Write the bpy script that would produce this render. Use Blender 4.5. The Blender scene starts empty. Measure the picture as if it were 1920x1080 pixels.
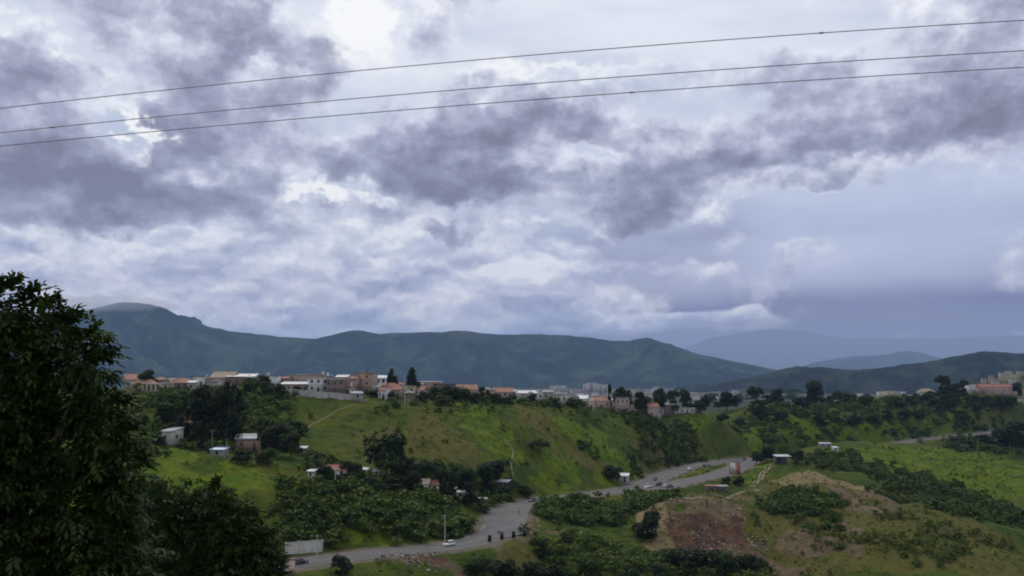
import bpy, bmesh, math, random
import numpy as np
from mathutils import Vector, Matrix

random.seed(11)
RNG = np.random.default_rng(11)
SC = bpy.context.scene
COL = SC.collection

# ------------------------------------------------------------------ camera
F_PX = 1884.0            # focal length in photograph pixels (1920 wide)
PITCH = math.atan((690 - 540) / F_PX)      # horizon lies at row 690
cam_d = bpy.data.cameras.new('camera')
cam_d.sensor_width = 36.0
cam_d.lens = 36.0 * F_PX / 1920.0
cam_d.clip_start = 0.5
cam_d.clip_end = 120000.0
cam = bpy.data.objects.new('camera', cam_d)
cam.location = (0, 0, 0)
cam.rotation_euler = (math.pi / 2 + PITCH, 0, 0)
COL.objects.link(cam)
SC.camera = cam
CP, SP = math.cos(PITCH), math.sin(PITCH)

def ray(px, py):
    """direction of a photograph pixel, scaled to one metre of depth (y = 1)"""
    a = (px - 960) / F_PX
    b = (540 - py) / F_PX
    d = Vector((a, CP - b * SP, SP + b * CP))
    return d / d.y

def W(px, py, d):
    return ray(px, py) * d

def azel(px, py):
    d = ray(px, py).normalized()
    return math.degrees(math.atan2(d.x, d.y)), math.degrees(math.asin(d.z))

SC.view_settings.view_transform = 'Standard'
SC.view_settings.look = 'None'
SC.view_settings.exposure = 0.0
SC.view_settings.gamma = 1.0
SC.view_settings.use_curve_mapping = False
SC.cycles.use_denoising = True
SC.cycles.filter_width = 1.9
SC.cycles.max_bounces = 6
SC.cycles.diffuse_bounces = 3
SC.cycles.volume_bounces = 1
SC.cycles.transparent_max_bounces = 8

SUN_AZ, SUN_EL = -28.0, 58.0     # degrees; azimuth clockwise from the view direction

# ------------------------------------------------------------------ sky
class Ex:
    """tiny expression builder on top of Math nodes"""
    nt = None
    def __init__(s, v): s.v = v
    @staticmethod
    def m(op, *a, clamp=False):
        n = Ex.nt.nodes.new('ShaderNodeMath'); n.operation = op; n.use_clamp = clamp
        for i, x in enumerate(a):
            x = x.v if isinstance(x, Ex) else x
            if isinstance(x, (int, float)): n.inputs[i].default_value = x
            else: Ex.nt.links.new(x, n.inputs[i])
        return Ex(n.outputs[0])
    def __add__(s, o): return Ex.m('ADD', s, o)
    __radd__ = __add__
    def __sub__(s, o): return Ex.m('SUBTRACT', s, o)
    def __rsub__(s, o): return Ex.m('SUBTRACT', o, s)
    def __mul__(s, o): return Ex.m('MULTIPLY', s, o)
    __rmul__ = __mul__
    def __truediv__(s, o): return Ex.m('DIVIDE', s, o)
    def __rtruediv__(s, o): return Ex.m('DIVIDE', o, s)
    def madd(s, a, b): return Ex.m('MULTIPLY_ADD', s, a, b)
    def sat(s): return Ex.m('ADD', s, 0.0, clamp=True)
    def step(s, lo, hi):
        n = Ex.nt.nodes.new('ShaderNodeMapRange'); n.interpolation_type = 'SMOOTHSTEP'
        Ex.nt.links.new(s.v, n.inputs[0]); n.inputs[1].default_value = lo; n.inputs[2].default_value = hi
        return Ex(n.outputs[0])

def vec(x, y, z):
    n = Ex.nt.nodes.new('ShaderNodeCombineXYZ')
    for i, q in enumerate((x, y, z)):
        q = q.v if isinstance(q, Ex) else q
        if isinstance(q, (int, float)): n.inputs[i].default_value = q
        else: Ex.nt.links.new(q, n.inputs[i])
    return n.outputs[0]

def noise(v, scale, detail=6, rough=0.55, dist=0.0, col=False, lac=2.0, dim='2D'):
    n = Ex.nt.nodes.new('ShaderNodeTexNoise'); n.noise_dimensions = dim
    n.inputs['Scale'].default_value = scale; n.inputs['Detail'].default_value = detail
    n.inputs['Roughness'].default_value = rough; n.inputs['Distortion'].default_value = dist
    n.inputs['Lacunarity'].default_value = lac
    Ex.nt.links.new(v, n.inputs['Vector'])
    if col:
        s = Ex.nt.nodes.new('ShaderNodeSeparateColor'); Ex.nt.links.new(n.outputs['Color'], s.inputs[0])
        return [Ex(o) for o in s.outputs]
    return Ex(n.outputs[0])

def puff(v, scale, detail=3, rough=0.55, smooth=0.35):
    n = Ex.nt.nodes.new('ShaderNodeTexVoronoi')
    n.voronoi_dimensions = '2D'; n.feature = 'F1'; n.normalize = True
    n.inputs['Scale'].default_value = scale; n.inputs['Detail'].default_value = detail
    n.inputs['Roughness'].default_value = rough; pass
    Ex.nt.links.new(v, n.inputs['Vector'])
    return 1.0 - Ex(n.outputs['Distance'])

def lin(c):
    return tuple(((x / 255) / 12.92 if x / 255 <= 0.04045 else ((x / 255 + 0.055) / 1.055) ** 2.4) for x in c)

def ramp(fac, stops, k=1.0):
    n = Ex.nt.nodes.new('ShaderNodeValToRGB')
    el = n.color_ramp.elements
    while len(el) < len(stops): el.new(0.5)
    for e, (p, c) in zip(el, stops):
        e.position = p; e.color = (*[q * k for q in lin(c)], 1)
    Ex.nt.links.new(fac.v, n.inputs[0])
    return n.outputs[0]

def mixc(f, a, b):
    n = Ex.nt.nodes.new('ShaderNodeMix'); n.data_type = 'RGBA'
    if isinstance(f, Ex): Ex.nt.links.new(f.v, n.inputs[0])
    else: n.inputs[0].default_value = f
    for s, q in ((6, a), (7, b)):
        if isinstance(q, tuple): n.inputs[s].default_value = (*lin(q), 1)
        else: Ex.nt.links.new(q, n.inputs[s])
    return n.outputs[2]

def build_world():
    w = bpy.data.worlds.new('World'); SC.world = w; w.use_nodes = True
    nt = w.node_tree; nt.nodes.clear(); Ex.nt = nt
    out = nt.nodes.new('ShaderNodeOutputWorld'); bg = nt.nodes.new('ShaderNodeBackground')
    nt.links.new(bg.outputs[0], out.inputs[0])
    sky = nt.nodes.new('ShaderNodeTexSky'); sky.sky_type = 'NISHITA'; sky.sun_disc = False
    sky.sun_elevation = math.radians(SUN_EL); sky.sun_rotation = math.radians(SUN_AZ)
    tc = nt.nodes.new('ShaderNodeTexCoord')
    sx = nt.nodes.new('ShaderNodeSeparateXYZ'); nt.links.new(tc.outputs['Generated'], sx.inputs[0])
    x, y, z = (Ex(o) for o in sx.outputs)
    # stereographic chart of the sky (degrees near the middle); its only pole lies under the horizon behind
    q = 114.6 / Ex.m('MAXIMUM', y * 0.9 + z * 0.436 + 1.0, 0.04)
    A = x * q
    E = z * q
    def chart(px, py):
        d = ray(px, py).normalized()
        k = 114.6 / (d.y * 0.9 + d.z * 0.436 + 1.0)
        return d.x * k, d.z * k
    S = 114.6 / 1.95 / F_PX                       # chart units per photograph pixel
    V = vec(A, E * 1.35, 0.0)
    wr = noise(V, 0.11, 4, 0.5, col=True)
    wf = noise(V, 0.45, 3, 0.6, col=True)
    wa, we = wr[0] - 0.5, wr[1] - 0.5
    fa, fe = wf[0] - 0.5, wf[1] - 0.5
    Aw = wa.madd(9.0, fa.madd(3.2, A))
    Ew = we.madd(5.0, fe.madd(2.4, E))

    def field(blobs, a, e, start=0.0):
        acc = start
        for px, py, rx, ry, amp in blobs:
            ca, ce = chart(px, py)
            kx = 1 / (S * rx); ky = 1 / (S * ry)
            dx = a.madd(kx, -ca * kx); dy = e.madd(ky, -ce * ky)
            g = Ex.m('POWER', 0.3679, dx.madd(dx, dy * dy))
            acc = g.madd(amp, acc)
        return acc

    # ---- back sheet: pale high overcast
    VS = vec(A, E * 4.5, 0.0)
    sheet_n = noise(VS, 0.07, 5, 0.52)
    hor = E.step(2.0, 19.0)
    back = ramp((hor * 0.9 + (sheet_n - 0.5) * 0.85 + (wr[2] - 0.5) * 0.3).sat(),
                [(0.0, (150, 149, 178)), (0.16, (176, 181, 208)), (0.42, (192, 199, 221)), (0.7, (210, 216, 233)), (1.0, (231, 235, 245))])
    # a dark rain band low on the right
    rain = field([(1720, 600, 340, 56, 1.0), (1420, 588, 260, 24, 0.8), (1150, 590, 240, 16, 0.35), (2300, 600, 500, 70, 0.9)],
                 wa.madd(5.0, A), we.madd(1.6, E))
    pale = field([(1650, 470, 420, 100, 0.6), (1750, 350, 260, 60, 0.5), (1350, 520, 300, 40, 0.4)], wa.madd(6.0, A), we.madd(2.0, E))
    back = mixc((pale * (sheet_n + 0.3)).sat(), back, (206, 213, 238))
    back = mixc(rain.sat(), back, (120, 114, 152))
    # the blue of the open sky where the sheet is thin
    nsk = nt.nodes.new('ShaderNodeVectorMath'); nsk.operation = 'SCALE'
    nt.links.new(sky.outputs[0], nsk.inputs[0]); nsk.inputs['Scale'].default_value = 0.1
    back = mixc(sheet_n.step(0.62, 0.36) * 0.10, back, nsk.outputs[0])

    # ---- banked cumulus far away: white heads, lilac bases, streaked by thin layers
    wb = noise(V, 0.9, 3, 0.6, col=True)
    ba, be = wb[0] - 0.5, wb[1] - 0.5
    Ab = ba.madd(0.6, fa.madd(1.6, A)); Eb = be.madd(0.6, fe.madd(0.9, E * 1.5))
    VC = vec(Ab, Eb, 3.0)
    VCu = vec(Ab, Eb + 0.55, 3.0)
    def bank(v):
        return puff(v, 0.15, 2.6, 0.46) * 0.95 + noise(v, 0.34, 5, 0.52) * 0.40
    b0 = bank(VC); b1 = bank(VCu)
    bm = field([(60, 520, 420, 90, 1.0), (420, 530, 380, 100, 1.0), (760, 560, 300, 90, 0.95), (960, 480, 260, 80, 0.6), (900, 606, 160, 16, 0.6), (1120, 604, 300, 16, 0.58),
                (1310, 603, 130, 13, 0.62), (1402, 583, 24, 9, 0.6), (-500, 500, 700, 110, 0.9), (1655, 622, 30, 9, 0.55), (1708, 624, 24, 9, 0.6), (1915, 628, 25, 9, 0.6),
                (1250, 500, 300, 24, 0.25)], wa.madd(3.0, A), we.madd(1.0, E))
    bd = (b0 - 0.86).madd(2.0, bm)
    balpha = bd.step(0.28, 0.56) * bm.step(0.05, 0.35)
    streak = noise(vec(wa.madd(4.0, A), we.madd(7.0, E * 5.5), 0.0), 0.085, 4, 0.55) - 0.5
    relief = (b0 - b1) * 3.2 + 0.56 + (b0 - 0.86) * 1.0 + streak * 1.2 - wa * 0.8
    low = E.step(2.0, 6.0) * 0.06 + 0.06
    bcol = ramp((relief + low).sat(), [(0.0, (146, 152, 180)), (0.25, (167, 173, 200)), (0.5, (189, 194, 216)), (0.75, (213, 216, 232)), (1.0, (242, 243, 249))])
    c = mixc(balpha, back, bcol)

    # ---- the main deck: heavy broken cumulus, bright where thin, slate violet where thick
    dark = [(380, 75, 190, 60, 0.34), (60, 180, 120, 60, 0.42), (100, 350, 210, 60, 0.66), (330, 300, 110, 70, 0.42), (450, 385, 150, 34, 0.50),
            (580, 120, 90, 50, 0.48), (790, 340, 120, 46, 0.80), (640, 268, 150, 34, 0.36), (1170, 400, 150, 44, 0.82), (1010, 245, 220, 30, 0.36),
            (1430, 302, 190, 30, 0.62), (1590, 345, 80, 22, 0.66), (1775, 200, 200, 60, 0.66), (1640, 265, 150, 30, 0.5), (1890, 60, 160, 60, 0.28),
            (1000, 345, 200, 34, 0.36), (820, 440, 60, 18, 0.7), (200, 420, 260, 18, 0.34), (700, 300, 900, 90, 0.20), (1300, 285, 500, 80, 0.18), (900, 200, 500, 60, 0.16), (220, 280, 380, 130, 0.12),
            (-450, 250, 350, 150, 0.5), (2350, 150, 320, 130, 0.5), (-200, -250, 500, 120, 0.35), (500, -360, 400, 120, 0.4), (1350, -330, 420, 100, 0.4), (2000, -380, 420, 130, 0.4)]
    gap = [(668, 55, 80, 80, -0.6), (622, 368, 62, 22, -0.9), (262, 250, 46, 45, -0.7), (1110, 70, 330, 70, -0.40), (1310, 195, 190, 30, -0.28),
           (865, 388, 60, 18, -0.5), (165, 215, 120, 30, -0.40), (410, 345, 80, 28, -0.45), (430, 120, 80, 26, -0.45), (20, 10, 60, 40, -0.6),
           (1080, 270, 80, 22, -0.45), (1540, 70, 130, 60, -0.25), (1780, 400, 330, 80, -0.6), (1420, 440, 260, 50, -0.5), (1555, 312, 40, 20, -0.35), (740, 165, 90, 45, -0.35), (930, 300, 60, 20, -0.3)]
    D0 = field(dark + gap, Aw, Ew)
    Ap = ba.madd(0.7, fa.madd(1.8, A)); Ep = be.madd(0.6, fe.madd(1.2, E * 1.25))
    VP = vec(Ap, Ep, 7.0)
    VPu = vec(Ap, Ep + 0.8, 7.0)
    nb = noise(VP, 0.15, 6, 0.50)
    nbu = noise(VPu, 0.15, 6, 0.50)
    pb = puff(VP, 0.13, 2.4, 0.46)
    body = E.step(5.0, 10.0)
    D = D0 + (nb - 0.5) * 1.35 + (pb - 0.72) * 1.0 + body * 0.24
    dal = D.step(0.02, 0.40)
    shade = (D * 0.80 - (nb - nbu) * 2.2 - (pb - 0.72) * 0.35 - (wf[2] - 0.5) * 0.75 - (wb[2] - 0.5) * 0.22).sat()
    dcol = ramp(shade, [(0.0, (246, 247, 252)), (0.12, (226, 228, 240)), (0.27, (203, 206, 223)), (0.44, (177, 179, 201)), (0.68, (150, 151, 174)), (1.0, (126, 124, 144))])
    c = mixc(dal, c, dcol)
    # glare behind the thinnest gaps
    hot = field([(672, 48, 70, 70, 0.95), (610, 368, 62, 18, 0.95), (268, 248, 22, 40, 0.8), (1040, 130, 230, 18, 0.6), (20, 10, 35, 25, 0.5)],
                ba.madd(1.5, fa.madd(4.2, wa.madd(2.0, A))), be.madd(1.2, fe.madd(3.0, we.madd(1.5, E))))
    c = mixc(((nb - 0.5) * 0.5 + hot).step(0.10, 0.80), c, (255, 255, 255))
    # warm tint put into the low cloud colour to offset the blue haze
    wm = nt.nodes.new('ShaderNodeMix'); wm.data_type = 'RGBA'; wm.blend_type = 'MULTIPLY'; wm.inputs[7].default_value = (1.13, 1.05, 1.02, 1)
    nt.links.new(E.step(8.0, 2.5).v, wm.inputs[0]); nt.links.new(c, wm.inputs[6]); c = wm.outputs[2]
    c = mixc(E.step(-3.0, -0.5), (70, 74, 80), c)          # below the horizon
    sc = nt.nodes.new('ShaderNodeVectorMath'); sc.operation = 'SCALE'
    nt.links.new(c, sc.inputs[0]); sc.inputs['Scale'].default_value = 10.4
    nt.links.new(sc.outputs[0], bg.inputs['Color']); bg.inputs['Strength'].default_value = 0.1
    w.cycles.sampling_method = 'MANUAL'; w.cycles.sample_map_resolution = 512
build_world()

sun_d = bpy.data.lights.new('sun', 'SUN'); sun_d.energy = 1.25; sun_d.angle = math.radians(14); sun_d.color = (1.0, 0.93, 0.80)
sun = bpy.data.objects.new('sun', sun_d); COL.objects.link(sun)
_a, _e = math.radians(SUN_AZ), math.radians(SUN_EL)
sun.rotation_euler = (-Vector((math.sin(_a) * math.cos(_e), math.cos(_a) * math.cos(_e), math.sin(_e)))).to_track_quat('-Z', 'Y').to_euler()

# ------------------------------------------------------------------ helpers: noise, materials, meshes
def _lat(seed):
    return np.random.default_rng(seed).random((257, 257))
_LATS = {}
def vnoise(x, y, size, seed=0):
    """smooth value noise in 0..1 with feature size in metres"""
    if seed not in _LATS: _LATS[seed] = _lat(seed)
    L = _LATS[seed]
    fx = np.asarray(x, float) / size + 1000.0; fy = np.asarray(y, float) / size + 1000.0
    ix = np.floor(fx).astype(int); iy = np.floor(fy).astype(int)
    tx = fx - ix; ty = fy - iy
    tx = tx * tx * (3 - 2 * tx); ty = ty * ty * (3 - 2 * ty)
    a, b = ix % 256, iy % 256
    return (L[a, b] * (1 - tx) * (1 - ty) + L[a + 1, b] * tx * (1 - ty) + L[a, b + 1] * (1 - tx) * ty + L[a + 1, b + 1] * tx * ty)
def fbm(x, y, size, octs=4, seed=0, gain=0.5):
    s, amp, tot = 0.0, 1.0, 0.0
    for i in range(octs):
        s = s + amp * (vnoise(x, y, size / 2 ** i, seed + i) - 0.5); tot += amp; amp *= gain
    return s / tot

def sstep(a, b, x):
    t = np.clip((x - a) / (b - a), 0, 1); return t * t * (3 - 2 * t)

def new_mat(name):
    m = bpy.data.materials.new(name); m.use_nodes = True
    nt = m.node_tree; b = nt.nodes['Principled BSDF']
    return m, nt, b

def simple_mat(name, col, rough=0.8, metal=0.0, var=0.12, scale=1.5, spec=0.3, dirt=0.0):
    """plain coat with an uneven, weathered tone and a faint relief"""
    m, nt, b = new_mat(name)
    Ex.nt = nt
    tc = nt.nodes.new('ShaderNodeTexCoord')
    n = noise(tc.outputs['Object'], scale, 5, 0.6, dim='3D')
    lo = tuple(max(0, q * (1 - var)) for q in col); hi = tuple(min(1, q * (1 + var)) for q in col)
    mx = nt.nodes.new('ShaderNodeMix'); mx.data_type = 'RGBA'
    nt.links.new(n.step(0.3, 0.7).v, mx.inputs[0])
    mx.inputs[6].default_value = (*lo, 1); mx.inputs[7].default_value = (*hi, 1)
    last = mx.outputs[2]
    if dirt:
        n2 = noise(tc.outputs['Object'], scale * 0.35, 6, 0.7, dim='3D')
        m2 = nt.nodes.new('ShaderNodeMix'); m2.data_type = 'RGBA'
        nt.links.new((n2.step(0.48, 0.72) * dirt).v, m2.inputs[0])
        nt.links.new(last, m2.inputs[6]); m2.inputs[7].default_value = (0.06, 0.05, 0.04, 1)
        last = m2.outputs[2]
    nt.links.new(last, b.inputs['Base Color'])
    b.inputs['Roughness'].default_value = rough; b.inputs['Metallic'].default_value = metal
    b.inputs['Specular IOR Level'].default_value = spec
    return m

def mesh_np(name, verts, faces, mat=None, smooth=False):
    """faces: (n,3) or (n,4) int array"""
    me = bpy.data.meshes.new(name)
    verts = np.asarray(verts, np.float32); faces = np.asarray(faces, np.int32)
    me.vertices.add(len(verts)); me.vertices.foreach_set('co', verts.ravel())
    k = faces.shape[1]
    me.loops.add(faces.size); me.loops.foreach_set('vertex_index', faces.ravel())
    me.polygons.add(len(faces)); me.polygons.foreach_set('loop_start', np.arange(0, faces.size, k, dtype=np.int32))
    me.update(calc_edges=True)
    if smooth: me.polygons.foreach_set('use_smooth', np.ones(len(faces), bool))
    if mat: me.materials.append(mat)
    me.validate()
    return me

def add_obj(name, me, parent=None, loc=None, rotz=0.0):
    o = bpy.data.objects.new(name, me); COL.objects.link(o)
    if parent is not None: o.parent = parent
    if loc is not None: o.location = loc
    if rotz: o.rotation_euler[2] = rotz
    return o

def struct(o):
    o['kind'] = 'structure'; return o
def stuff(o, label=None, cat=None):
    o['kind'] = 'stuff'
    if label: o['label'] = label
    if cat: o['category'] = cat
    return o
def tag(o, label, cat, group=None):
    o['label'] = label; o['category'] = cat
    if group: o['group'] = group
    return o

# ------------------------------------------------------------------ terrain
CTRL_PX = [  # (pixel x, pixel y, distance): points of the ground read off the photograph
    # left terrace and the slope behind it
    (100, 900, 265), (300, 900, 285), (450, 915, 287), (560, 917, 300), (420, 872, 303), (330, 845, 315), (300, 838, 330), (470, 838, 352), (400, 850, 330),
    (480, 800, 380), (480, 772, 402), (300, 790, 360), (300, 748, 405), (250, 735, 415), (520, 748, 430), (600, 748, 432), (540, 735, 455), (420, 735, 430), (100, 740, 400), (600, 880, 325), (640, 905, 318),
    # bank below the terrace down to the road
    (560, 985, 284), (560, 1025, 272), (700, 960, 303), (700, 1015, 284), (840, 1003, 303), (800, 935, 326), (700, 910, 326), (870, 940, 340), (900, 975, 318), (300, 1000, 262), (420, 1020, 262),
    # main hill
    (560, 860, 352), (600, 800, 405), (700, 800, 412), (800, 772, 442), (850, 757, 462), (680, 750, 440), (760, 850, 372), (740, 898, 342), (880, 898, 356),
    (900, 830, 402), (950, 880, 387), (960, 930, 378), (1000, 800, 452), (1000, 762, 492), (920, 757, 478), (1050, 850, 452), (1060, 918, 420),
    (1100, 762, 542), (1100, 800, 512), (1150, 860, 482), (1150, 900, 462), (1200, 772, 602), (1250, 805, 592), (1280, 850, 562), (1300, 782, 655),
    (1380, 800, 664), (1400, 842, 632), (1450, 800, 722), (1450, 772, 762), (1500, 762, 805), (1560, 800, 765), (1650, 792, 805), (1700, 764, 855),
    (1800, 790, 885), (1800, 764, 905), (1900, 782, 935), (1900, 748, 960), (1840, 745, 960),
    # flats round the road
    (560, 1055, 264), (480, 1072, 257), (650, 1042, 272), (760, 1033, 282), (840, 1024, 290), (900, 1012, 300), (945, 985, 322), (952, 958, 350), (1000, 941, 380),
    (1100, 928, 420), (1180, 917, 455), (1250, 890, 525), (1300, 873.5, 585), (1350, 866, 620), (1390, 861, 650), (1440, 860, 672), (1490, 842, 655), (1530, 836, 668), (1580, 832, 690), (1640, 829, 725), (1520, 862, 712), (1580, 856, 742), (1640, 846, 768),
    (1690, 829, 795), (1760, 820, 832), (1850, 811, 890), (1920, 801, 950), (1250, 912, 472), (1300, 900, 500), (1350, 889, 530), (1385, 876, 580), (1280, 888, 535), (1330, 879, 570),
    (1200, 935, 400), (1100, 960, 378), (1010, 985, 330), (1300, 925, 425),
    # knoll with the hut, spur, earth face
    (1465, 870, 520), (1500, 872, 515), (1540, 882, 482), (1430, 890, 475), (1410, 912, 430), (1500, 918, 408), (1620, 906, 418), (1700, 946, 386), (1800, 985, 362), (1920, 1020, 346),
    (1230, 947, 372), (1330, 941, 376), (1410, 945, 380), (1250, 1012, 354), (1330, 1028, 357), (1420, 1048, 346), (1475, 1072, 332), (1200, 1000, 358), (1160, 960, 376), (1460, 952, 376), (1500, 1000, 350),
    (1600, 1030, 330), (1560, 960, 372), (1700, 1030, 327), (1800, 1060, 312), (1920, 1080, 306),
    # low ground in front
    (1100, 1000, 336), (1000, 1030, 306), (1100, 1080, 288), (900, 1060, 285), (750, 1062, 270), (1300, 1080, 318), (1500, 1080, 318), (620, 1075, 262), (1200, 1050, 326),
    # meadow on the right
    (1620, 850, 610), (1700, 870, 602), (1750, 900, 542), (1850, 930, 492), (1900, 870, 642), (1850, 845, 722), (1900, 960, 442), (1600, 844, 640), (1560, 860, 580),
]
CTRL_XYZ = [  # world points the photograph does not show
    (0, 0, -1.7), (0, -60, 3), (-80, -60, 4), (80, -60, 4), (-60, 0, 0), (60, 0, -2), (0, 20, -7.5), (0, 50, -19), (0, 90, -32), (0, 140, -45), (0, 190, -53), (0, 240, -57),
    (-12, 22, -8.5), (-30, 60, -20), (-25, 100, -31), (-60, 100, -26), (-45, 150, -41), (-95, 150, -33), (-50, 200, -49), (-105, 205, -38), (40, 60, -22), (50, 120, -40), (60, 200, -55), (90, 120, -36), (130, 200, -52),
    (200, 120, -30), (220, 220, -52), (-160, 60, -8), (-250, 150, -12), (-250, 300, -14), (-300, 450, -6), (-90, 240, -46), (-160, 240, -33), (-60, 240, -50),
    (-150, 540, -24), (-330, 540, -24), (-20, 600, -32), (-90, 640, -38), (60, 660, -40), (220, 900, -46), (420, 1080, -46), (520, 1080, -42), (-300, 700, -45), (-500, 500, -20),
    (120, 760, -44), (0, 900, -52), (-350, 950, -55), (350, 1250, -56), (700, 1200, -40), (0, 1300, -60), (-600, 1300, -62), (700, 950, -40), (600, 600, -58), (520, 400, -62), (400, 300, -60),
    (175, 470, -61), (190, 432, -66), (215, 400, -68), (0, 1700, -66), (800, 1700, -62), (-900, 1700, -66), (-700, 800, -40), (-600, 150, 0),
]
_P = np.array([tuple(W(a, b, d)) for a, b, d in CTRL_PX] + CTRL_XYZ)
_C2 = 10.0 ** 2
_K = np.sqrt(((_P[:, None, :2] - _P[None, :, :2]) ** 2).sum(-1) + _C2)
_n = len(_P)
_Am = np.zeros((_n + 3, _n + 3)); _Am[:_n, :_n] = _K - np.eye(_n) * 1.5
_Am[:_n, _n] = 1; _Am[:_n, _n + 1] = _P[:, 0] / 500; _Am[:_n, _n + 2] = _P[:, 1] / 500; _Am[_n:, :_n] = _Am[:_n, _n:].T
_wt = np.linalg.solve(_Am, np.concatenate([_P[:, 2], [0, 0, 0]]))

def base_h(x, y):
    x = np.asarray(x, float); y = np.asarray(y, float)
    shp = np.broadcast(x, y).shape
    X = np.broadcast_to(x, shp).ravel(); Y = np.broadcast_to(y, shp).ravel()
    out = np.empty(X.size)
    for i in range(0, X.size, 20000):
        a, b = X[i:i + 20000], Y[i:i + 20000]
        k = np.sqrt((a[:, None] - _P[None, :, 0]) ** 2 + (b[:, None] - _P[None, :, 1]) ** 2 + _C2)
        out[i:i + 20000] = k @ _wt[:_n] + _wt[_n] + _wt[_n + 1] * a / 500 + _wt[_n + 2] * b / 500
    out = out.reshape(shp)
    # the broad valley beyond the ridges
    far = -62 - (np.clip(y, 1300, 14000) - 1300) * 0.0145
    t = sstep(1150, 1650, y)
    return out * (1 - t) + far * t

# roads: polylines of (px, py, d) with half widths
ROADS = {
    'main_road': ([(430, 1082, 253), (480, 1072, 257), (560, 1055, 264), (650, 1042, 272), (760, 1033, 282), (840, 1024, 290), (892, 1014, 299), (930, 995, 314), (943, 975, 332), (962, 955, 356), (1000, 941, 381), (1100, 928, 420), (1170, 919, 450), (1205, 909, 475),
                   (1250, 890, 525), (1300, 873.5, 585), (1350, 866, 620), (1390, 861, 650), (1440, 860, 672), (1500, 863, 704), (1570, 857, 740), (1640, 845, 770), (1690, 829, 797), (1760, 820, 832), (1850, 811, 890), (1925, 801, 950), (2010, 792, 1010)], 5.6),
    'side_road': ([(1180, 919, 450), (1215, 917, 458), (1250, 912, 472), (1300, 900, 500), (1350, 889, 530), (1380, 878, 572), (1395, 868, 620), (1410, 860, 655)], 6.0),
}
def catmull(pts, step=4.0):
    pts = [Vector(p) for p in pts]; out = []
    for i in range(len(pts) - 1):
        p0, p1, p2, p3 = pts[max(i - 1, 0)], pts[i], pts[i + 1], pts[min(i + 2, len(pts) - 1)]
        n = max(2, int((p2 - p1).length / step))
        for k in range(n):
            t = k / n
            out.append(0.5 * ((2 * p1) + (p2 - p0) * t + (2 * p0 - 5 * p1 + 4 * p2 - p3) * t * t + (3 * p1 - p0 - 3 * p2 + p3) * t ** 3))
    out.append(pts[-1]); return out
ROAD_LINES = {}
for _k, (_pts, _hw) in ROADS.items():
    _l = np.array([tuple(p) for p in catmull([W(*p) for p in _pts])])
    _z = _l[:, 2].copy()
    for _ in range(12): _z[1:-1] = (_z[:-2] + 2 * _z[1:-1] + _z[2:]) / 4
    _l[:, 2] = _z
    ROAD_LINES[_k] = (_l, _hw)

def road_near(x, y):
    """distance beyond the road edge and height of the nearest road"""
    shp = x.shape; X = x.ravel(); Y = y.ravel()
    best = np.full(X.size, 1e9); zz = np.zeros(X.size)
    idx = np.where((Y > 235) & (Y < 1060) & (X > -120) & (X < 620))[0]
    for l, hw in ROAD_LINES.values():
        for i in range(0, idx.size, 20000):
            j = idx[i:i + 20000]
            d2 = (X[j, None] - l[None, :, 0]) ** 2 + (Y[j, None] - l[None, :, 1]) ** 2
            k = d2.argmin(1); d = np.sqrt(d2[np.arange(j.size), k]) - hw
            u = d < best[j]
            best[j[u]] = d[u]; zz[j[u]] = l[k[u], 2]
    return best.reshape(shp), zz.reshape(shp)

def height(x, y):
    x = np.asarray(x, float); y = np.asarray(y, float)
    shp = np.broadcast(x, y).shape
    x = np.broadcast_to(x, shp); y = np.broadcast_to(y, shp)
    h = base_h(x, y)
    near = sstep(1500, 900, y)
    rough = fbm(x, y, 60, 3, 3) * 5.0 + fbm(x, y, 17, 3, 9) * 3.0 + fbm(x, y, 4.5, 2, 21) * 1.5
    # rills running down the hill towards the road
    g = np.abs(vnoise(x * 0.9 - y * 0.45, x * 0.2 + y * 0.25, 26, 31) - 0.5) * 2
    rill = -(1 - g) ** 4 * 3.6 * sstep(330, 400, y) * sstep(820, 560, y) * sstep(-60, -10, x)
    fm = np.exp(-(((x - 68) / 24) ** 2 + ((y - 364) / 14) ** 2))
    rill = rill + (np.abs(vnoise(x + y * .15, y * .12, 6.5, 35) - .5) * 2 - .5) * 3.8 * fm + (vnoise(x, y * .3, 2.6, 36) - .5) * 1.6 * fm
    calm = sstep(8, 40, np.hypot(x, y))
    d, rz = road_near(np.ascontiguousarray(x), np.ascontiguousarray(y))
    keep = sstep(2.0, 14.0, d)
    h = h + (rough + rill) * near * keep * calm
    t = sstep(0.8, 14.0, d)
    return h * t + (rz - 0.12) * (1 - t)

_DS = np.concatenate([np.arange(4, 120, 2.0), np.arange(120, 1100, 1.5), np.arange(1100, 4500, 25)])
def hit(px, py):
    """where the sight line of a pixel meets the ground"""
    r = ray(px, py)
    h = height(r.x * _DS, _DS); z = r.z * _DS
    below = np.where((z <= h) & (_DS > 150))[0]
    if len(below) == 0:
        k = len(_DS) - 1 if py > 700 else int(np.argmin(np.abs(_DS - 900)))
        d = _DS[k]; return Vector((r.x * d, d, float(h[k])))
    k = below[0]
    if k == 0: d = _DS[0]
    else:
        a = z[k - 1] - h[k - 1]; b = h[k] - z[k]; t = a / max(a + b, 1e-6); d = _DS[k - 1] + (_DS[k] - _DS[k - 1]) * t
    x = r.x * d
    return Vector((x, d, float(height(np.array([x]), np.array([d]))[0])))
def ground_z(x, y): return float(height(np.array([float(x)]), np.array([float(y)]))[0])
def ppm(d): return F_PX / d           # photograph pixels per metre at distance d

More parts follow.
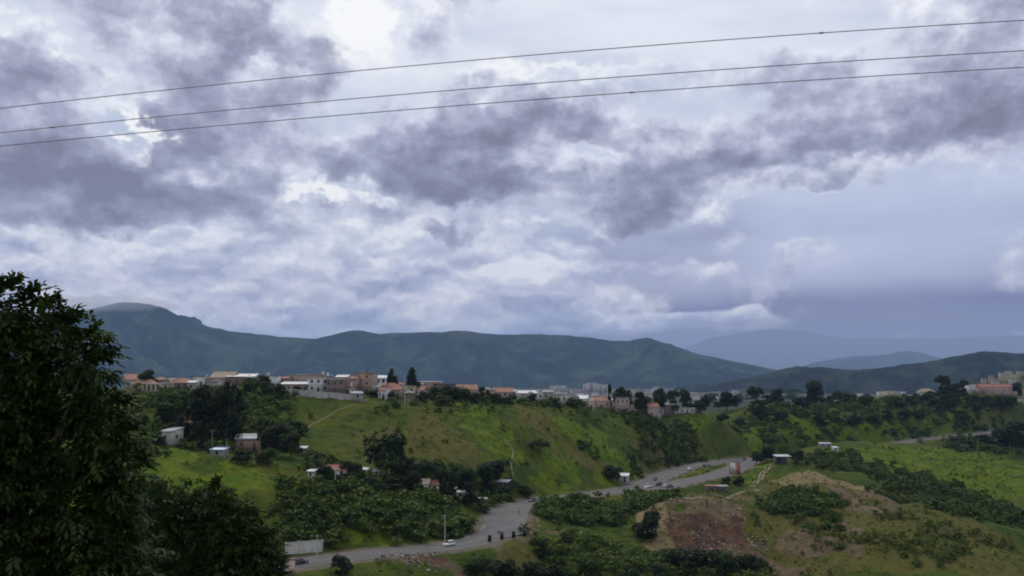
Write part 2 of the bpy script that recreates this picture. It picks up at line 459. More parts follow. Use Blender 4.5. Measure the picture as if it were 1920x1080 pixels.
def world_poly(pts): return [tuple(hit(*p))[:2] if len(p) == 2 else tuple(W(*p))[:2] for p in pts]
def in_poly(poly, x, y):
    inside = np.zeros(x.shape, bool); n = len(poly)
    for i in range(n):
        x1, y1 = poly[i]; x2, y2 = poly[(i + 1) % n]
        c = ((y1 > y) != (y2 > y)) & (x < (x2 - x1) * (y - y1) / ((y2 - y1) or 1e-9) + x1)
        inside ^= c
    return inside

# land cover, as outlines on the ground (read from the photograph, then fixed to the terrain)
COVER = {
    'lush': [[(290, 835), (400, 850), (470, 868), (560, 905), (600, 925), (480, 925), (380, 925), (290, 900)],
             [(850, 757), (905, 757), (935, 800), (965, 835), (968, 870), (945, 870), (905, 815), (860, 775)],
             [(455, 765), (540, 765), (520, 790), (460, 788)],
             [(1030, 780), (1120, 790), (1160, 840), (1210, 880), (1190, 905), (1090, 920), (1020, 920), (990, 890), (1040, 860), (1010, 820)],
             [(1290, 800), (1420, 790), (1470, 810), (1430, 840), (1380, 835), (1330, 850)],
             [(1420, 775), (1560, 785), (1680, 790), (1700, 820), (1600, 826), (1500, 826), (1440, 815)],
             [(1580, 842), (1720, 838), (1850, 850), (1920, 870), (1920, 950), (1800, 930), (1700, 900), (1620, 872)],
             [(1245, 902), (1300, 880), (1350, 872), (1372, 872), (1345, 881), (1300, 890), (1262, 905)],
             [(860, 965), (905, 985), (912, 1000), (860, 1012), (800, 1015), (780, 980)], [(740, 920), (820, 930), (800, 945), (745, 938)],
             [(1000, 1000), (1100, 1000), (1180, 1040), (1240, 1075), (1120, 1060), (1040, 1020)], [(640, 1060), (700, 1058), (700, 1078), (620, 1078)],
             [(1390, 872), (1450, 866), (1420, 905), (1385, 912)], [(660, 1000), (760, 1000), (740, 1022), (660, 1026)],
             [(1700, 770), (1780, 775), (1830, 790), (1740, 800)]],
    'bare': [[(1195, 948), (1290, 941), (1400, 940), (1425, 985), (1470, 1030), (1530, 1075), (1450, 1078), (1380, 1050), (1280, 1045), (1215, 1010)],
             [(1245, 928), (1400, 922), (1420, 940), (1240, 946)], [(1268, 805), (1285, 805), (1300, 845), (1285, 848)], [(1335, 795), (1365, 805), (1400, 832), (1370, 825)],
             [(1420, 908), (1480, 896), (1545, 890), (1620, 900), (1600, 915), (1540, 912), (1470, 915)], [(1560, 930), (1640, 908), (1675, 935), (1650, 960), (1600, 950)], [(1480, 1000), (1540, 985), (1570, 1030), (1520, 1060)],
             [(680, 1042), (860, 1036), (905, 1045), (880, 1078), (700, 1078)], [(985, 945), (1003, 945), (998, 1000), (975, 1005)], [(1570, 975), (1600, 970), (1640, 1010), (1600, 1030)],
             [(1010, 985), (1075, 985), (1070, 994), (1012, 996)], [(560, 1060), (640, 1055), (600, 1076), (560, 1078)], [(915, 1012), (1000, 1000), (1000, 1012), (920, 1024)],
             [(1520, 1000), (1580, 1005), (1600, 1060), (1540, 1050)]],
    'red': [[(1290, 943), (1350, 941), (1372, 975), (1380, 1020), (1330, 1030), (1285, 1015)], [(1375, 960), (1400, 960), (1430, 1000), (1405, 1020)], [(790, 1036), (830, 1036), (828, 1052), (795, 1052)]],
    'dry': [[(1420, 915), (1540, 885), (1640, 905), (1720, 950), (1920, 1025), (1920, 1085), (1480, 1085), (1430, 1000)], [(640, 830), (740, 790), (830, 775), (880, 820), (900, 860), (760, 860)], [(960, 780), (1030, 775), (1080, 830), (1150, 870), (1130, 890), (1040, 850)], [(1180, 820), (1290, 870), (1230, 890), (1180, 860)], [(1340, 800), (1420, 850), (1360, 850)], [(900, 1020), (1180, 1050), (1240, 1080), (900, 1080)], [(1780, 770), (1900, 770), (1900, 795), (1800, 790)]],
    'tan': [[(1195, 948), (1285, 944), (1284, 1010), (1240, 1015), (1210, 990)], [(1430, 905), (1600, 890), (1620, 905), (1500, 915)]],
}

def build_ground():
    rows = np.concatenate([np.arange(-60, 10, 4.0), np.arange(10, 230, 2.2), np.arange(230, 480, 1.15), np.arange(480, 1010, 1.9), np.geomspace(1010, 34000, 150)])
    us = np.concatenate([np.linspace(-2.2, -0.64, 50, endpoint=False), np.linspace(-0.64, 0.64, 420), np.linspace(0.64, 2.2, 50)[1:]])
    Y = np.repeat(rows[:, None], us.size, 1)
    X = us[None, :] * (np.maximum(rows, -20)[:, None] + 90)
    H = height(X, Y)
    nr, nc = X.shape
    V = np.stack([X, Y, H], -1).reshape(-1, 3)
    i = np.arange(nr * nc).reshape(nr, nc)
    Fq = np.stack([i[:-1, :-1], i[:-1, 1:], i[1:, 1:], i[1:, :-1]], -1).reshape(-1, 4)
    m, nt, b = new_mat('hillside_cover')
    me = mesh_np('ground', V, Fq, m, smooth=True)
    xs, ys = V[:, 0], V[:, 1]
    # ragged outlines
    jx = xs + fbm(xs, ys, 22, 3, 41) * 26; jy = ys + fbm(xs, ys, 22, 3, 51) * 34
    for key, polys in COVER.items():
        a = np.zeros(len(V), np.float32)
        for p in polys:
            a = np.maximum(a, in_poly(world_poly(p), jx, jy).astype(np.float32))
        g = a.reshape(nr, nc)
        for _ in range(2):
            g = (g + np.roll(g, 1, 0) + np.roll(g, -1, 0) + np.roll(g, 1, 1) + np.roll(g, -1, 1)) / 5
        at = me.attributes.new(key, 'FLOAT', 'POINT'); at.data.foreach_set('value', g.ravel())
    d, _ = road_near(X, Y)
    at = me.attributes.new('verge', 'FLOAT', 'POINT'); at.data.foreach_set('value', sstep(5.5, 1.0, d).astype(np.float32).ravel())
    # material
    Ex.nt = nt
    geo = nt.nodes.new('ShaderNodeNewGeometry'); P = geo.outputs['Position']
    def attr(k):
        n = nt.nodes.new('ShaderNodeAttribute'); n.attribute_name = k; return Ex(n.outputs['Fac'])
    def colr(c):
        n = nt.nodes.new('ShaderNodeRGB'); n.outputs[0].default_value = (*c, 1); return n.outputs[0]
    n1 = noise(P, 0.028, 5, 0.6, dim='3D'); n2 = noise(P, 0.16, 5, 0.65, dim='3D'); n3 = noise(P, 0.9, 4, 0.65, dim='3D')
    n4 = noise(P, 0.07, 6, 0.7, 0.6, dim='3D')
    olive = mixc(n1.step(0.35, 0.65), colr((0.046, 0.078, 0.008)), colr((0.092, 0.102, 0.014)))
    olive = mixc((n2 * 0.6 + n3 * 0.4).step(0.46, 0.66), olive, colr((0.026, 0.050, 0.007)))
    lush = mixc(n2.step(0.3, 0.7), colr((0.058, 0.106, 0.005)), colr((0.132, 0.164, 0.008)))
    lush = mixc((n3 * 0.7 + n4 * 0.3).step(0.5, 0.68) * 0.7, lush, colr((0.034, 0.072, 0.006)))
    c = mixc((attr('lush') + (n2 - 0.5) * 1.1 + (n3 - 0.5) * 0.5).step(0.3, 0.75), olive, lush)
    drygrass = mixc((n2 * .6 + n3 * .4).step(.4, .62), colr((.086, .078, .018)), colr((.128, .112, .034)))
    c = mixc((attr('dry') * 1.0 + (n1 - .5) * 1.6 + (n2 - .5) * 1.2 - .08).step(.22, .85) * .88, c, drygrass)
    # loose mosaic of darker scrub and rust-coloured grass everywhere
    c = mixc(n4.step(0.51, 0.66) * 0.72, c, colr((0.020, 0.042, 0.007)))
    c = mixc((n2 * 0.4 + n3 * 0.6).step(0.52, 0.64) * 0.6, c, colr((0.018, 0.038, 0.006)))
    c = mixc((n1 * 0.5 + n3 * 0.5).step(0.55, 0.70) * 0.4, c, colr((0.110, 0.092, 0.028)))
    earth = mixc(n2.step(0.3, 0.7), colr((0.100, 0.074, 0.040)), colr((0.175, 0.130, 0.075)))
    earth = mixc(n3.step(0.5, 0.75) * 0.8, earth, colr((0.055, 0.058, 0.022)))
    red = mixc(n2.step(0.35, 0.7), colr((0.062, 0.030, 0.022)), colr((0.150, 0.088, 0.052)))
    earth = mixc((attr('tan') + (n2 - 0.5) * 0.9).step(0.3, 0.7), earth, colr((0.225, 0.170, 0.085)))
    earth = mixc((attr('red') + (n2 - 0.5) * 1.1).step(0.3, 0.7), earth, red)
    c = mixc((attr('bare') + (n2 - 0.5) * 1.3 + (n3 - 0.5) * 0.7).step(0.38, 0.72), c, earth)
    c = mixc((attr('verge') + (n2 - 0.5) * 0.8 + (n3 - 0.5) * 0.5).step(0.35, 0.8), c, colr((0.150, 0.130, 0.100)))
    # distant valley floor: fields and woods
    sy = nt.nodes.new('ShaderNodeSeparateXYZ'); nt.links.new(P, sy.inputs[0])
    nf = noise(P, 0.004, 5, 0.6, dim='3D')
    farc = mixc(nf.step(0.42, 0.6), colr((0.030, 0.042, 0.020)), colr((0.085, 0.095, 0.050)))
    c = mixc(Ex(sy.outputs[1]).step(1100, 1600), c, farc)
    nt.links.new(c, b.inputs['Base Color'])
    b.inputs['Roughness'].default_value = 0.95; b.inputs['Specular IOR Level'].default_value = 0.1
    bp = nt.nodes.new('ShaderNodeBump'); bp.inputs['Strength'].default_value = 1.0; bp.inputs['Distance'].default_value = 1.0
    nt.links.new((n2 * 1.2 + n3 * 1.1).v, bp.inputs['Height']); nt.links.new(bp.outputs[0], b.inputs['Normal'])
    struct(add_obj('ground', me))
build_ground()

# ------------------------------------------------------------------ mountains
def mountain_mat(name, dark, light, scale):
    m, nt, b = new_mat(name); Ex.nt = nt
    geo = nt.nodes.new('ShaderNodeNewGeometry')
    n = noise(geo.outputs['Position'], scale, 7, 0.62, dim='3D'); n2 = noise(geo.outputs['Position'], scale * 7, 4, 0.6, dim='3D')
    mx = nt.nodes.new('ShaderNodeMix'); mx.data_type = 'RGBA'
    nt.links.new((n * 0.75 + n2 * 0.25).step(0.44, 0.62).v, mx.inputs[0])
    mx.inputs[6].default_value = (*dark, 1); mx.inputs[7].default_value = (*light, 1)
    nt.links.new(mx.outputs[2], b.inputs['Base Color']); b.inputs['Roughness'].default_value = 1.0; b.inputs['Specular IOR Level'].default_value = 0.05
    return m

def mountain(name, prof, dist, base_py, depth, mat, seed, rough=1.0, cols=300, rws=70, noise_size=None):
    """a range whose crest follows prof [(px, py)] at a given distance, with spurs and gullies"""
    px = np.array([p[0] for p in prof], float); py = np.array([p[1] for p in prof], float)
    g = np.linspace(px[0], px[-1], cols)
    xs = (g - 960) / F_PX * dist
    crest = np.interp(g, px, py)
    k = np.array([.25, .5, .25])
    for _ in range(2): crest[1:-1] = np.convolve(crest, k, 'valid')
    zc = (690 - crest) / F_PX * dist
    zb = (690 - base_py) / F_PX * dist - 60
    t = np.linspace(-1.15, 1, rws)                     # -1 foot towards us, 0 crest, 1 far side
    ns = noise_size or dist * 0.12
    X = np.repeat(xs[None, :], rws, 0); T = np.repeat(t[:, None], cols, 1)
    wob = fbm(X, T * depth, ns, 4, seed)
    X2 = X + T * depth * 0.15
    Y = dist + T * depth + wob * depth * 0.25
    s = 1 - np.abs(T) ** 1.15
    s = np.where(T < 0, np.clip(1 + T, -0.2, 1) ** 0.85 if False else 1 - np.abs(T), s)
    spur = np.abs(vnoise(X2, Y * 0.5, ns * 0.55, seed + 7) - 0.5) * 2
    spur2 = np.abs(vnoise(X2, Y, ns * 0.2, seed + 8) - 0.5) * 2
    amp = (zc[None, :] - zb) * 0.34 * rough
    edge = np.clip(np.abs(T) * 3.2, 0, 1) * np.clip((1.15 - np.abs(T)) * 3, 0.15, 1)
    spur3 = np.abs(vnoise(X2 + Y * .3, Y, ns * 0.075, seed + 11) - 0.5) * 2
    Z = zb + (zc[None, :] - zb) * s + (spur3 - .45) * amp * .22 * edge + (spur - 0.45) * amp * edge + (spur2 - 0.45) * amp * 0.4 * edge + fbm(X, Y, ns * 0.12, 3, seed + 9) * amp * 0.10
    V = np.stack([X, Y, Z], -1).reshape(-1, 3)
    i = np.arange(rws * cols).reshape(rws, cols)
    Fq = np.stack([i[:-1, :-1], i[:-1, 1:], i[1:, 1:], i[1:, :-1]], -1).reshape(-1, 4)
    struct(add_obj(name, mesh_np(name, V, Fq, mat, smooth=True)))

MM = mountain_mat('forested_mountain', (0.004, 0.010, 0.008), (0.040, 0.054, 0.028), 0.0034)
MN = mountain_mat('forested_foothill', (0.004, 0.009, 0.010), (0.036, 0.044, 0.028), 0.007)
mountain('mountain_range', [(-900, 640), (-500, 610), (-200, 600), (0, 598), (90, 592), (150, 578), (200, 569), (240, 567), (290, 570), (330, 588), (385, 609), (430, 621), (500, 627), (560, 633), (600, 636), (640, 624), (672, 618), (700, 624), (760, 626), (810, 622), (870, 620), (920, 626),
         (1000, 627), (1060, 628), (1110, 633), (1180, 640), (1212, 633), (1240, 641), (1300, 660), (1380, 678), (1450, 692), (1560, 712), (1700, 735)], 8600, 742, 2300, MM, 61, 1.25, 620, 120)
mountain('far_mountain', [(1150, 700), (1240, 668), (1290, 650), (1330, 634), (1400, 623), (1450, 616), (1510, 622), (1580, 637), (1660, 634), (1760, 636), (1850, 632), (1950, 628), (2100, 634), (2400, 650), (3000, 670)], 27000, 726, 5200, MM, 71, 0.7, 160, 46)
mountain('middle_mountain', [(1350, 735), (1450, 706), (1520, 680), (1590, 668), (1640, 666), (1690, 657), (1730, 664), (1780, 678), (1850, 680), (1950, 676), (2200, 690), (2600, 720)], 15500, 735, 2800, MM, 81, 0.7, 160, 46)
mountain('near_range', [(1180, 760), (1300, 728), (1400, 706), (1440, 697), (1490, 687), (1530, 688), (1570, 692), (1640, 691), (1690, 682), (1740, 676), (1790, 666), (1830, 657), (1870, 660), (1930, 664), (2050, 668), (2300, 690), (2800, 740)], 4300, 752, 1250, MN, 91, 2.0, 420, 110, 420)

# ------------------------------------------------------------------ haze
def build_haze():
    m, nt, b = new_mat('haze'); nt.nodes.remove(b)
    v = nt.nodes.new('ShaderNodeVolumePrincipled')
    v.inputs['Color'].default_value = (0.42, 0.64, 1.0, 1)
    v.inputs['Density'].default_value = HAZE
    v.inputs['Anisotropy'].default_value = 0.0
    nt.links.new(v.outputs[0], nt.nodes['Material Output'].inputs['Volume'])
    x, y0, y1, z0, z1 = 50000, -3000, 40000, -1100, 1180
    V = [(-x, y0, z0), (x, y0, z0), (x, y1, z0), (-x, y1, z0), (-x, y0, z1), (x, y0, z1), (x, y1, z1), (-x, y1, z1)]
    Fq = [(0, 3, 2, 1), (4, 5, 6, 7), (0, 1, 5, 4), (1, 2, 6, 5), (2, 3, 7, 6), (3, 0, 4, 7)]
    stuff(add_obj('haze', mesh_np('haze', V, Fq, m)), 'thin bluish haze filling the whole valley', 'haze')
HAZE = 4.2e-5
build_haze()
def low_cloud(label, px, py, y, rad, dens, col):
    """a bank of rain or mist lying against the mountains: a closed, lumpy body of thicker air"""
    m, nt, b = new_mat('mist'); nt.nodes.remove(b)
    v = nt.nodes.new('ShaderNodeVolumePrincipled'); v.inputs['Color'].default_value = (*col, 1); v.inputs['Density'].default_value = dens
    nt.links.new(v.outputs[0], nt.nodes['Material Output'].inputs['Volume'])
    bm = bmesh.new(); bmesh.ops.create_icosphere(bm, subdivisions=4, radius=1.0)
    for q in bm.verts:
        n = q.co.normalized(); k = 1 + .12 * math.sin(n.x * 5 + px) * math.cos(n.z * 4) + .06 * math.sin(n.y * 9 + n.x * 7)
        q.co = Vector((n.x * rad[0], n.y * rad[1], n.z * rad[2])) * k
    me = bpy.data.meshes.new('low_cloud'); bm.to_mesh(me); bm.free(); me.materials.append(m)
    o = add_obj('low_cloud', me, loc=W(px, py, y)); stuff(o, label, 'mist')
low_cloud('violet rain mist veiling the far mountains on the right', 1740, 652, 18500, (6800, 7600, 640), 0.85e-4, (.62, .58, .76))
low_cloud('grey mist clinging to the left mountain top', 190, 572, 8500, (620, 700, 70), 9e-4, (.86, .86, .90))

# ------------------------------------------------------------------ roads and paths
def strip(name, line, hw, mat, lift=0.0, follow=False):
    l = np.array(line, float)
    t = np.gradient(l[:, :2], axis=0); t /= np.linalg.norm(t, axis=1)[:, None] + 1e-9
    nrm = np.stack([t[:, 1], -t[:, 0]], -1)
    ks = np.array([-1, -0.8, -.6, -.4, -.2, 0, .2, .4, .6, .8, 1.0]); m = len(ks)
    wob = 1 + fbm(l[:, 0], l[:, 1], 9, 2, 77) * 0.35
    X = l[:, 0, None] + nrm[:, 0, None] * ks * hw * wob[:, None]; Y = l[:, 1, None] + nrm[:, 1, None] * ks * hw * wob[:, None]
    Z = height(X, Y) + lift if follow else np.repeat(l[:, 2, None] + lift, m, 1) - np.abs(ks) * 0.05
    n = len(l); V = np.stack([X, Y, Z], -1).reshape(-1, 3); i = np.arange(n * m).reshape(n, m)
    Fq = np.stack([i[:-1, :-1], i[:-1, 1:], i[1:, 1:], i[1:, :-1]], -1).reshape(-1, 4)
    me = mesh_np(name, V, Fq, mat, smooth=True)
    at = me.attributes.new('across', 'FLOAT', 'POINT'); at.data.foreach_set('value', np.tile(ks, n).astype(np.float32))
    return struct(add_obj(name, me))

def asphalt_mat(name, a, bcol, edge, wear=True):
    m, nt, b = new_mat(name); Ex.nt = nt
    geo = nt.nodes.new('ShaderNodeNewGeometry'); P = geo.outputs['Position']
    n1 = noise(P, 0.12, 6, 0.65, dim='3D'); n2 = noise(P, 1.2, 4, 0.6, dim='3D'); n3 = noise(P, 0.05, 4, 0.6, 1.0, dim='3D')
    def rgb(c):
        n = nt.nodes.new('ShaderNodeRGB'); n.outputs[0].default_value = (*c, 1); return n.outputs[0]
    c = mixc((n1 * 0.7 + n2 * 0.3).step(0.35, 0.65), rgb(a), rgb(bcol))
    c = mixc(n3.step(0.55, 0.72) * 0.6, c, rgb(edge))
    at = nt.nodes.new('ShaderNodeAttribute'); at.attribute_name = 'across'; u = Ex.m('ABSOLUTE', Ex(at.outputs['Fac']))
    if wear:
        track = Ex.m('ABSOLUTE', Ex.m('ABSOLUTE', u - .45) - .17).step(.10, .0)
        c = mixc(track * .55 * n1.step(.25, .6), c, rgb(tuple(q * .55 for q in a)))
        c = mixc((u + (n1 - .5) * .5 + (n2 - .5) * .2).step(.74, 1.0), c, rgb(edge))
        c = mixc(u.step(.05, .02) * n2.step(.45, .55) * .6, c, rgb((.42, .38, .25)))
    nt.links.new(c, b.inputs['Base Color']); b.inputs['Roughness'].default_value = 0.75; b.inputs['Specular IOR Level'].default_value = 0.35
    return m
ASPH = asphalt_mat('worn_asphalt', (0.078, 0.075, 0.076), (0.118, 0.112, 0.110), (0.16, 0.138, 0.108))
PATHM = asphalt_mat('trodden_earth', (0.15, 0.12, 0.07), (0.20, 0.16, 0.10), (0.09, 0.09, 0.035), wear=False)
strip('main_road', ROAD_LINES['main_road'][0], 5.6, ASPH, 0.0)
strip('side_road', ROAD_LINES['side_road'][0], 6.0, ASPH, 0.006)
WHITE_LINE = simple_mat('road_paint', (0.55, 0.54, 0.50), 0.7, var=0.3, scale=0.6)

def junction():
    pts = [hit(*p) for p in [(905, 968), (918, 952), (960, 942), (1003, 937), (1003, 950), (992, 962), (986, 985), (990, 1003), (950, 1009), (922, 1012), (908, 1004), (918, 990), (906, 978)]]
    l, _ = ROAD_LINES['main_road']
    def zr(x, y):
        return float(l[((l[:, 0] - x) ** 2 + (l[:, 1] - y) ** 2).argmin(), 2])
    bm = bmesh.new()
    vs = [bm.verts.new((p.x, p.y, zr(p.x, p.y) + 0.05)) for p in pts]
    f = bm.faces.new(vs); bmesh.ops.triangulate(bm, faces=[f])
    bmesh.ops.subdivide_edges(bm, edges=bm.edges[:], cuts=4, use_grid_fill=True)
    for v in bm.verts: v.co.z = zr(v.co.x, v.co.y) + 0.05
    bm.normal_update(); bm.faces.ensure_lookup_table()
    if bm.faces[0].normal.z < 0: bmesh.ops.reverse_faces(bm, faces=bm.faces[:])
    me = bpy.data.meshes.new('paved_junction'); bm.to_mesh(me); bm.free(); me.materials.append(asphalt_mat('yard_asphalt', (0.080, 0.076, 0.076), (0.115, 0.108, 0.104), (0.16, 0.135, 0.11), wear=False))
    struct(add_obj('paved_junction', me))
junction()

def path_px(name, pts, hw):
    w = catmull([hit(*p) for p in pts], 2.0)
    strip(name, [tuple(p) for p in w], hw, PATHM, 0.14, follow=True)
path_px('farm_track', [(1405, 914), (1414, 905), (1424, 893), (1434, 880), (1445, 872)], 0.6)
path_px('farm_track', [(1413, 914), (1421, 905), (1431, 893), (1441, 880), (1451, 872)], 0.6)
path_px('footpath', [(562, 806), (590, 793), (625, 775), (655, 762), (690, 748)], 0.22)
path_px('footpath', [(935, 815), (955, 832), (962, 850), (958, 868), (962, 890), (966, 910)], 0.3)
path_px('dirt_terrace', [(1200, 945), (1240, 938), (1300, 935), (1370, 930), (1420, 918)], 2.0)

# ------------------------------------------------------------------ foliage
def leaf_mat(name, base, trans=0.25):
    m, nt, b = new_mat(name); Ex.nt = nt
    oi = nt.nodes.new('ShaderNodeObjectInfo'); geo = nt.nodes.new('ShaderNodeNewGeometry')
    at = nt.nodes.new('ShaderNodeAttribute'); at.attribute_name = 'tint'
    n = noise(geo.outputs['Position'], 0.7, 3, 0.6, dim='3D')
    def rgb(c):
        q = nt.nodes.new('ShaderNodeRGB'); q.outputs[0].default_value = (*c, 1); return q.outputs[0]
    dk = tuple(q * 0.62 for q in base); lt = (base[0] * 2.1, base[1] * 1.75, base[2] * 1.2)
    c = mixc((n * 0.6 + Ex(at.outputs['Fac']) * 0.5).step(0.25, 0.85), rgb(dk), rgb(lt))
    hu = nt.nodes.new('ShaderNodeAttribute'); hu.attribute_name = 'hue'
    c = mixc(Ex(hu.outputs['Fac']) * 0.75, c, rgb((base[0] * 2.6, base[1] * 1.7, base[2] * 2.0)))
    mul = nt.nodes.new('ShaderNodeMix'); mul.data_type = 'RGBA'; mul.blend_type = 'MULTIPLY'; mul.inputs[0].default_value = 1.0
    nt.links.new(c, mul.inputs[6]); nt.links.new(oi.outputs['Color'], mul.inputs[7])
    nt.links.new(mul.outputs[2], b.inputs['Base Color'])
    b.inputs['Roughness'].default_value = 0.6; b.inputs['Specular IOR Level'].default_value = 0.25
    if trans:
        tr = nt.nodes.new('ShaderNodeBsdfTranslucent'); nt.links.new(mul.outputs[2], tr.inputs[0])
        ms = nt.nodes.new('ShaderNodeMixShader'); ms.inputs[0].default_value = trans
        nt.links.new(b.outputs[0], ms.inputs[1]); nt.links.new(tr.outputs[0], ms.inputs[2])
        nt.links.new(ms.outputs[0], nt.nodes['Material Output'].inputs['Surface'])
    return m
LEAF = leaf_mat('tree_leaves', (0.030, 0.060, 0.009))
SCRUB = leaf_mat('scrub_leaves', (0.042, 0.082, 0.008))
BARK = simple_mat('bark', (0.085, 0.065, 0.048), 0.95, var=0.4, scale=4)

def leaf_quads(P, N, size, rng, flat=0.45):
    """one little folded leaf tuft (a bent quad) at every point"""
    n = len(P)
    nn = N * (1 - flat) + rng.normal(size=(n, 3)) * 0.55 + np.array([0, 0, flat * 0.7])
    nn /= np.linalg.norm(nn, axis=1)[:, None] + 1e-9
    a = rng.normal(size=(n, 3)); t = np.cross(nn, a); t /= np.linalg.norm(t, axis=1)[:, None] + 1e-9
    bt = np.cross(nn, t)
    s = size * rng.uniform(0.6, 1.35, n)[:, None]; r = rng.uniform(0.5, 1.0, n)[:, None]
    droop = nn * s * 0.25
    V = np.stack([P - t * s * 0.5, P - bt * s * r * 0.4 + droop, P + t * s * 0.6 - droop * 0.4, P + bt * s * r * 0.4 + droop], 1)
    return V.reshape(-1, 3), np.arange(n * 4).reshape(n, 4)

def crown_points(kind, seed, nb, npts):
    """points and outward normals of a unit crown: x, y in -0.5..0.5, z in 0..1"""
    rng = np.random.default_rng(seed)
    C, R = [], []
    for i in range(nb):
        a = rng.uniform(0, 6.283)
        if kind == 'cone':
            z = (i + 0.5) / nb * 0.95; rr = 0.30 * (1 - z) ** 0.8 * rng.uniform(0.4, 1.0); r = 0.05 + 0.20 * (1 - z)
        elif kind == 'umbrella':
            z = rng.uniform(0.62, 0.82); rr = 0.36 * math.sqrt(rng.random()); r = rng.uniform(0.11, 0.17); z -= rr * 0.35
        elif kind == 'tall':
            z = rng.uniform(0.12, 0.85); rr = 0.26 * math.sin(math.pi * min(0.98, 0.2 + z * 0.75)) ** 0.7 * math.sqrt(rng.random()); r = rng.uniform(0.14, 0.24)
        elif kind == 'bush':
            z = rng.uniform(0.05, 0.66); rr = 0.32 * math.sqrt(max(0.02, 1 - (z / 0.9) ** 2)) * math.sqrt(rng.random()); r = rng.uniform(0.16, 0.26)
        else:
            z = rng.uniform(0.26, 0.80); q = (z - 0.50) / 0.42; rr = 0.33 * math.sqrt(max(0.04, 1 - q * q)) * math.sqrt(rng.random()); r = rng.uniform(0.14, 0.23)
        C.append((rr * math.cos(a), rr * math.sin(a), z)); R.append(r)
    C = np.array(C); R = np.array(R)
    pick = rng.choice(nb, npts, p=R ** 2 / (R ** 2).sum())
    N = rng.normal(size=(npts, 3)); N /= np.linalg.norm(N, axis=1)[:, None]
    N[:, 2] = np.where(N[:, 2] < -0.35, -N[:, 2] * 0.6, N[:, 2])
    rad = R[pick] * np.where(rng.random(npts) < 0.8, rng.uniform(0.78, 1.06, npts), rng.uniform(0.3, 0.8, npts))
    P = C[pick] + N * rad[:, None] * np.array([1, 1, 0.85])
    k = 0.5 / np.percentile(np.hypot(P[:, 0], P[:, 1]), 97); P[:, :2] *= k; C[:, :2] *= k
    top = np.percentile(P[:, 2], 99); P[:, 2] /= top; C[:, 2] /= top
    ok = P[:, 2] > 0.0
    tint = np.clip(0.35 * rng.random(npts) + 0.65 * ((pick * 0.618) % 1), 0, 1)
    return P[ok], N[ok], tint[ok], C, R

def mesh_tinted(name, V, Fq, tint4, mat):
    me = mesh_np(name, V, Fq, mat)
    at = me.attributes.new('tint', 'FLOAT', 'POINT'); at.data.foreach_set('value', np.asarray(tint4, np.float32))
    return me

def cone_seg(p, q, r0, r1, n=6):
    p = np.array(p, float); q = np.array(q, float); d = q - p; d /= np.linalg.norm(d) + 1e-9
    a = np.cross(d, [0.31, 0.77, 0.55]); a /= np.linalg.norm(a); b = np.cross(d, a)
    t = np.linspace(0, 2 * math.pi, n, endpoint=False)
    ring = np.cos(t)[:, None] * a + np.sin(t)[:, None] * b
    V = np.concatenate([p + ring * r0, q + ring * r1]); i = np.arange(n); j = (i + 1) % n
    return V, np.stack([i, j, j + n, i + n], -1)
def join(parts):
    Vs, Fs, o = [], [], 0
    for V, Fq in parts:
        Vs.append(V); Fs.append(Fq + o); o += len(V)
    return np.concatenate(Vs), np.concatenate(Fs)

TREE_KINDS = {}
def make_kind(key, kind, seed, nb, npts, size):
    P, N, tint, C, R = crown_points(kind, seed, nb, npts)
    V, Fq = leaf_quads(P, N, size, np.random.default_rng(seed + 1))
    crown = mesh_tinted('crown_' + key, V, Fq, np.repeat(tint, 4), LEAF)
    top = 0.75 if kind == 'cone' else 0.5
    segs = [cone_seg((0, 0, -0.06), (0.01, 0.0, top * 0.5), 0.030, 0.024), cone_seg((0.01, 0, top * 0.5), (0, 0.01, top), 0.024, 0.012)]
    for c in C[:7]:
        segs.append(cone_seg((0.0, 0.0, 0.18 + 0.3 * c[2]), c, 0.012, 0.004, 5))
    tv, tf = join(segs)
    TREE_KINDS[key] = (crown, mesh_np('trunk_' + key, tv, tf, BARK, smooth=True))
for i, (k, n_b, n_p, sz) in enumerate([('round', 20, 2600, 0.085), ('round', 15, 2400, 0.09), ('tall', 15, 2200, 0.10), ('tall', 12, 2000, 0.10), ('bush', 13, 1800, 0.10), ('bush', 10, 1700, 0.105),
                                     ('umbrella', 18, 1500, 0.075), ('cone', 24, 2200, 0.085), ('round', 12, 2200, 0.09)]):
    make_kind(k + str(i), k, 100 + i * 7, n_b, n_p, sz)
KIND_OF = {'round': ['round0', 'round1', 'round8'], 'tall': ['tall2', 'tall3'], 'bush': ['bush4', 'bush5'], 'umbrella': ['umbrella6'], 'cone': ['cone7']}

def tree(name, label, pos, h, w, kind='round', col=(1, 1, 1), cat='tree', group=None, rot=None):
    rot = random.uniform(0, 6.28) if rot is None else rot
    crown, trunk = TREE_KINDS[random.choice(KIND_OF[kind])]
    root = bpy.data.objects.new(name, None); COL.objects.link(root)
    root.location = pos; root.rotation_euler[2] = rot; root.scale = (w, w, h)
    tag(root, label, cat, group)
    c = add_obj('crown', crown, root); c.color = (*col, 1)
    if kind != 'bush': add_obj('trunk', trunk, root)
    else: add_obj('stem', trunk, root)
    return root

def tree_px(name, label, px, py, hpx, wpx, kind='round', col=(1, 1, 1), d=None, cat='tree', group=None):
    """tree whose foot shows at a pixel; sizes given in photograph pixels"""
    if d is None: p = hit(px, py)
    else:
        ds = np.linspace(d * .85, d * 1.12, 70); r = ray(px, py); g = height(r.x * ds, ds)
        d = float(ds[(np.abs(g - r.z * ds) + np.abs(ds - d) * .01).argmin()])
        x = r.x * d; p = Vector((x, d, ground_z(x, d)))
    k = ppm(p.y)
    h = hpx / k
    if d is not None: h = max(W(px, py - hpx, d).z - p.z, h * 0.6)
    return tree(name, label, p - Vector((0, 0, 0.15)), h, wpx / k, kind, col, cat, group)

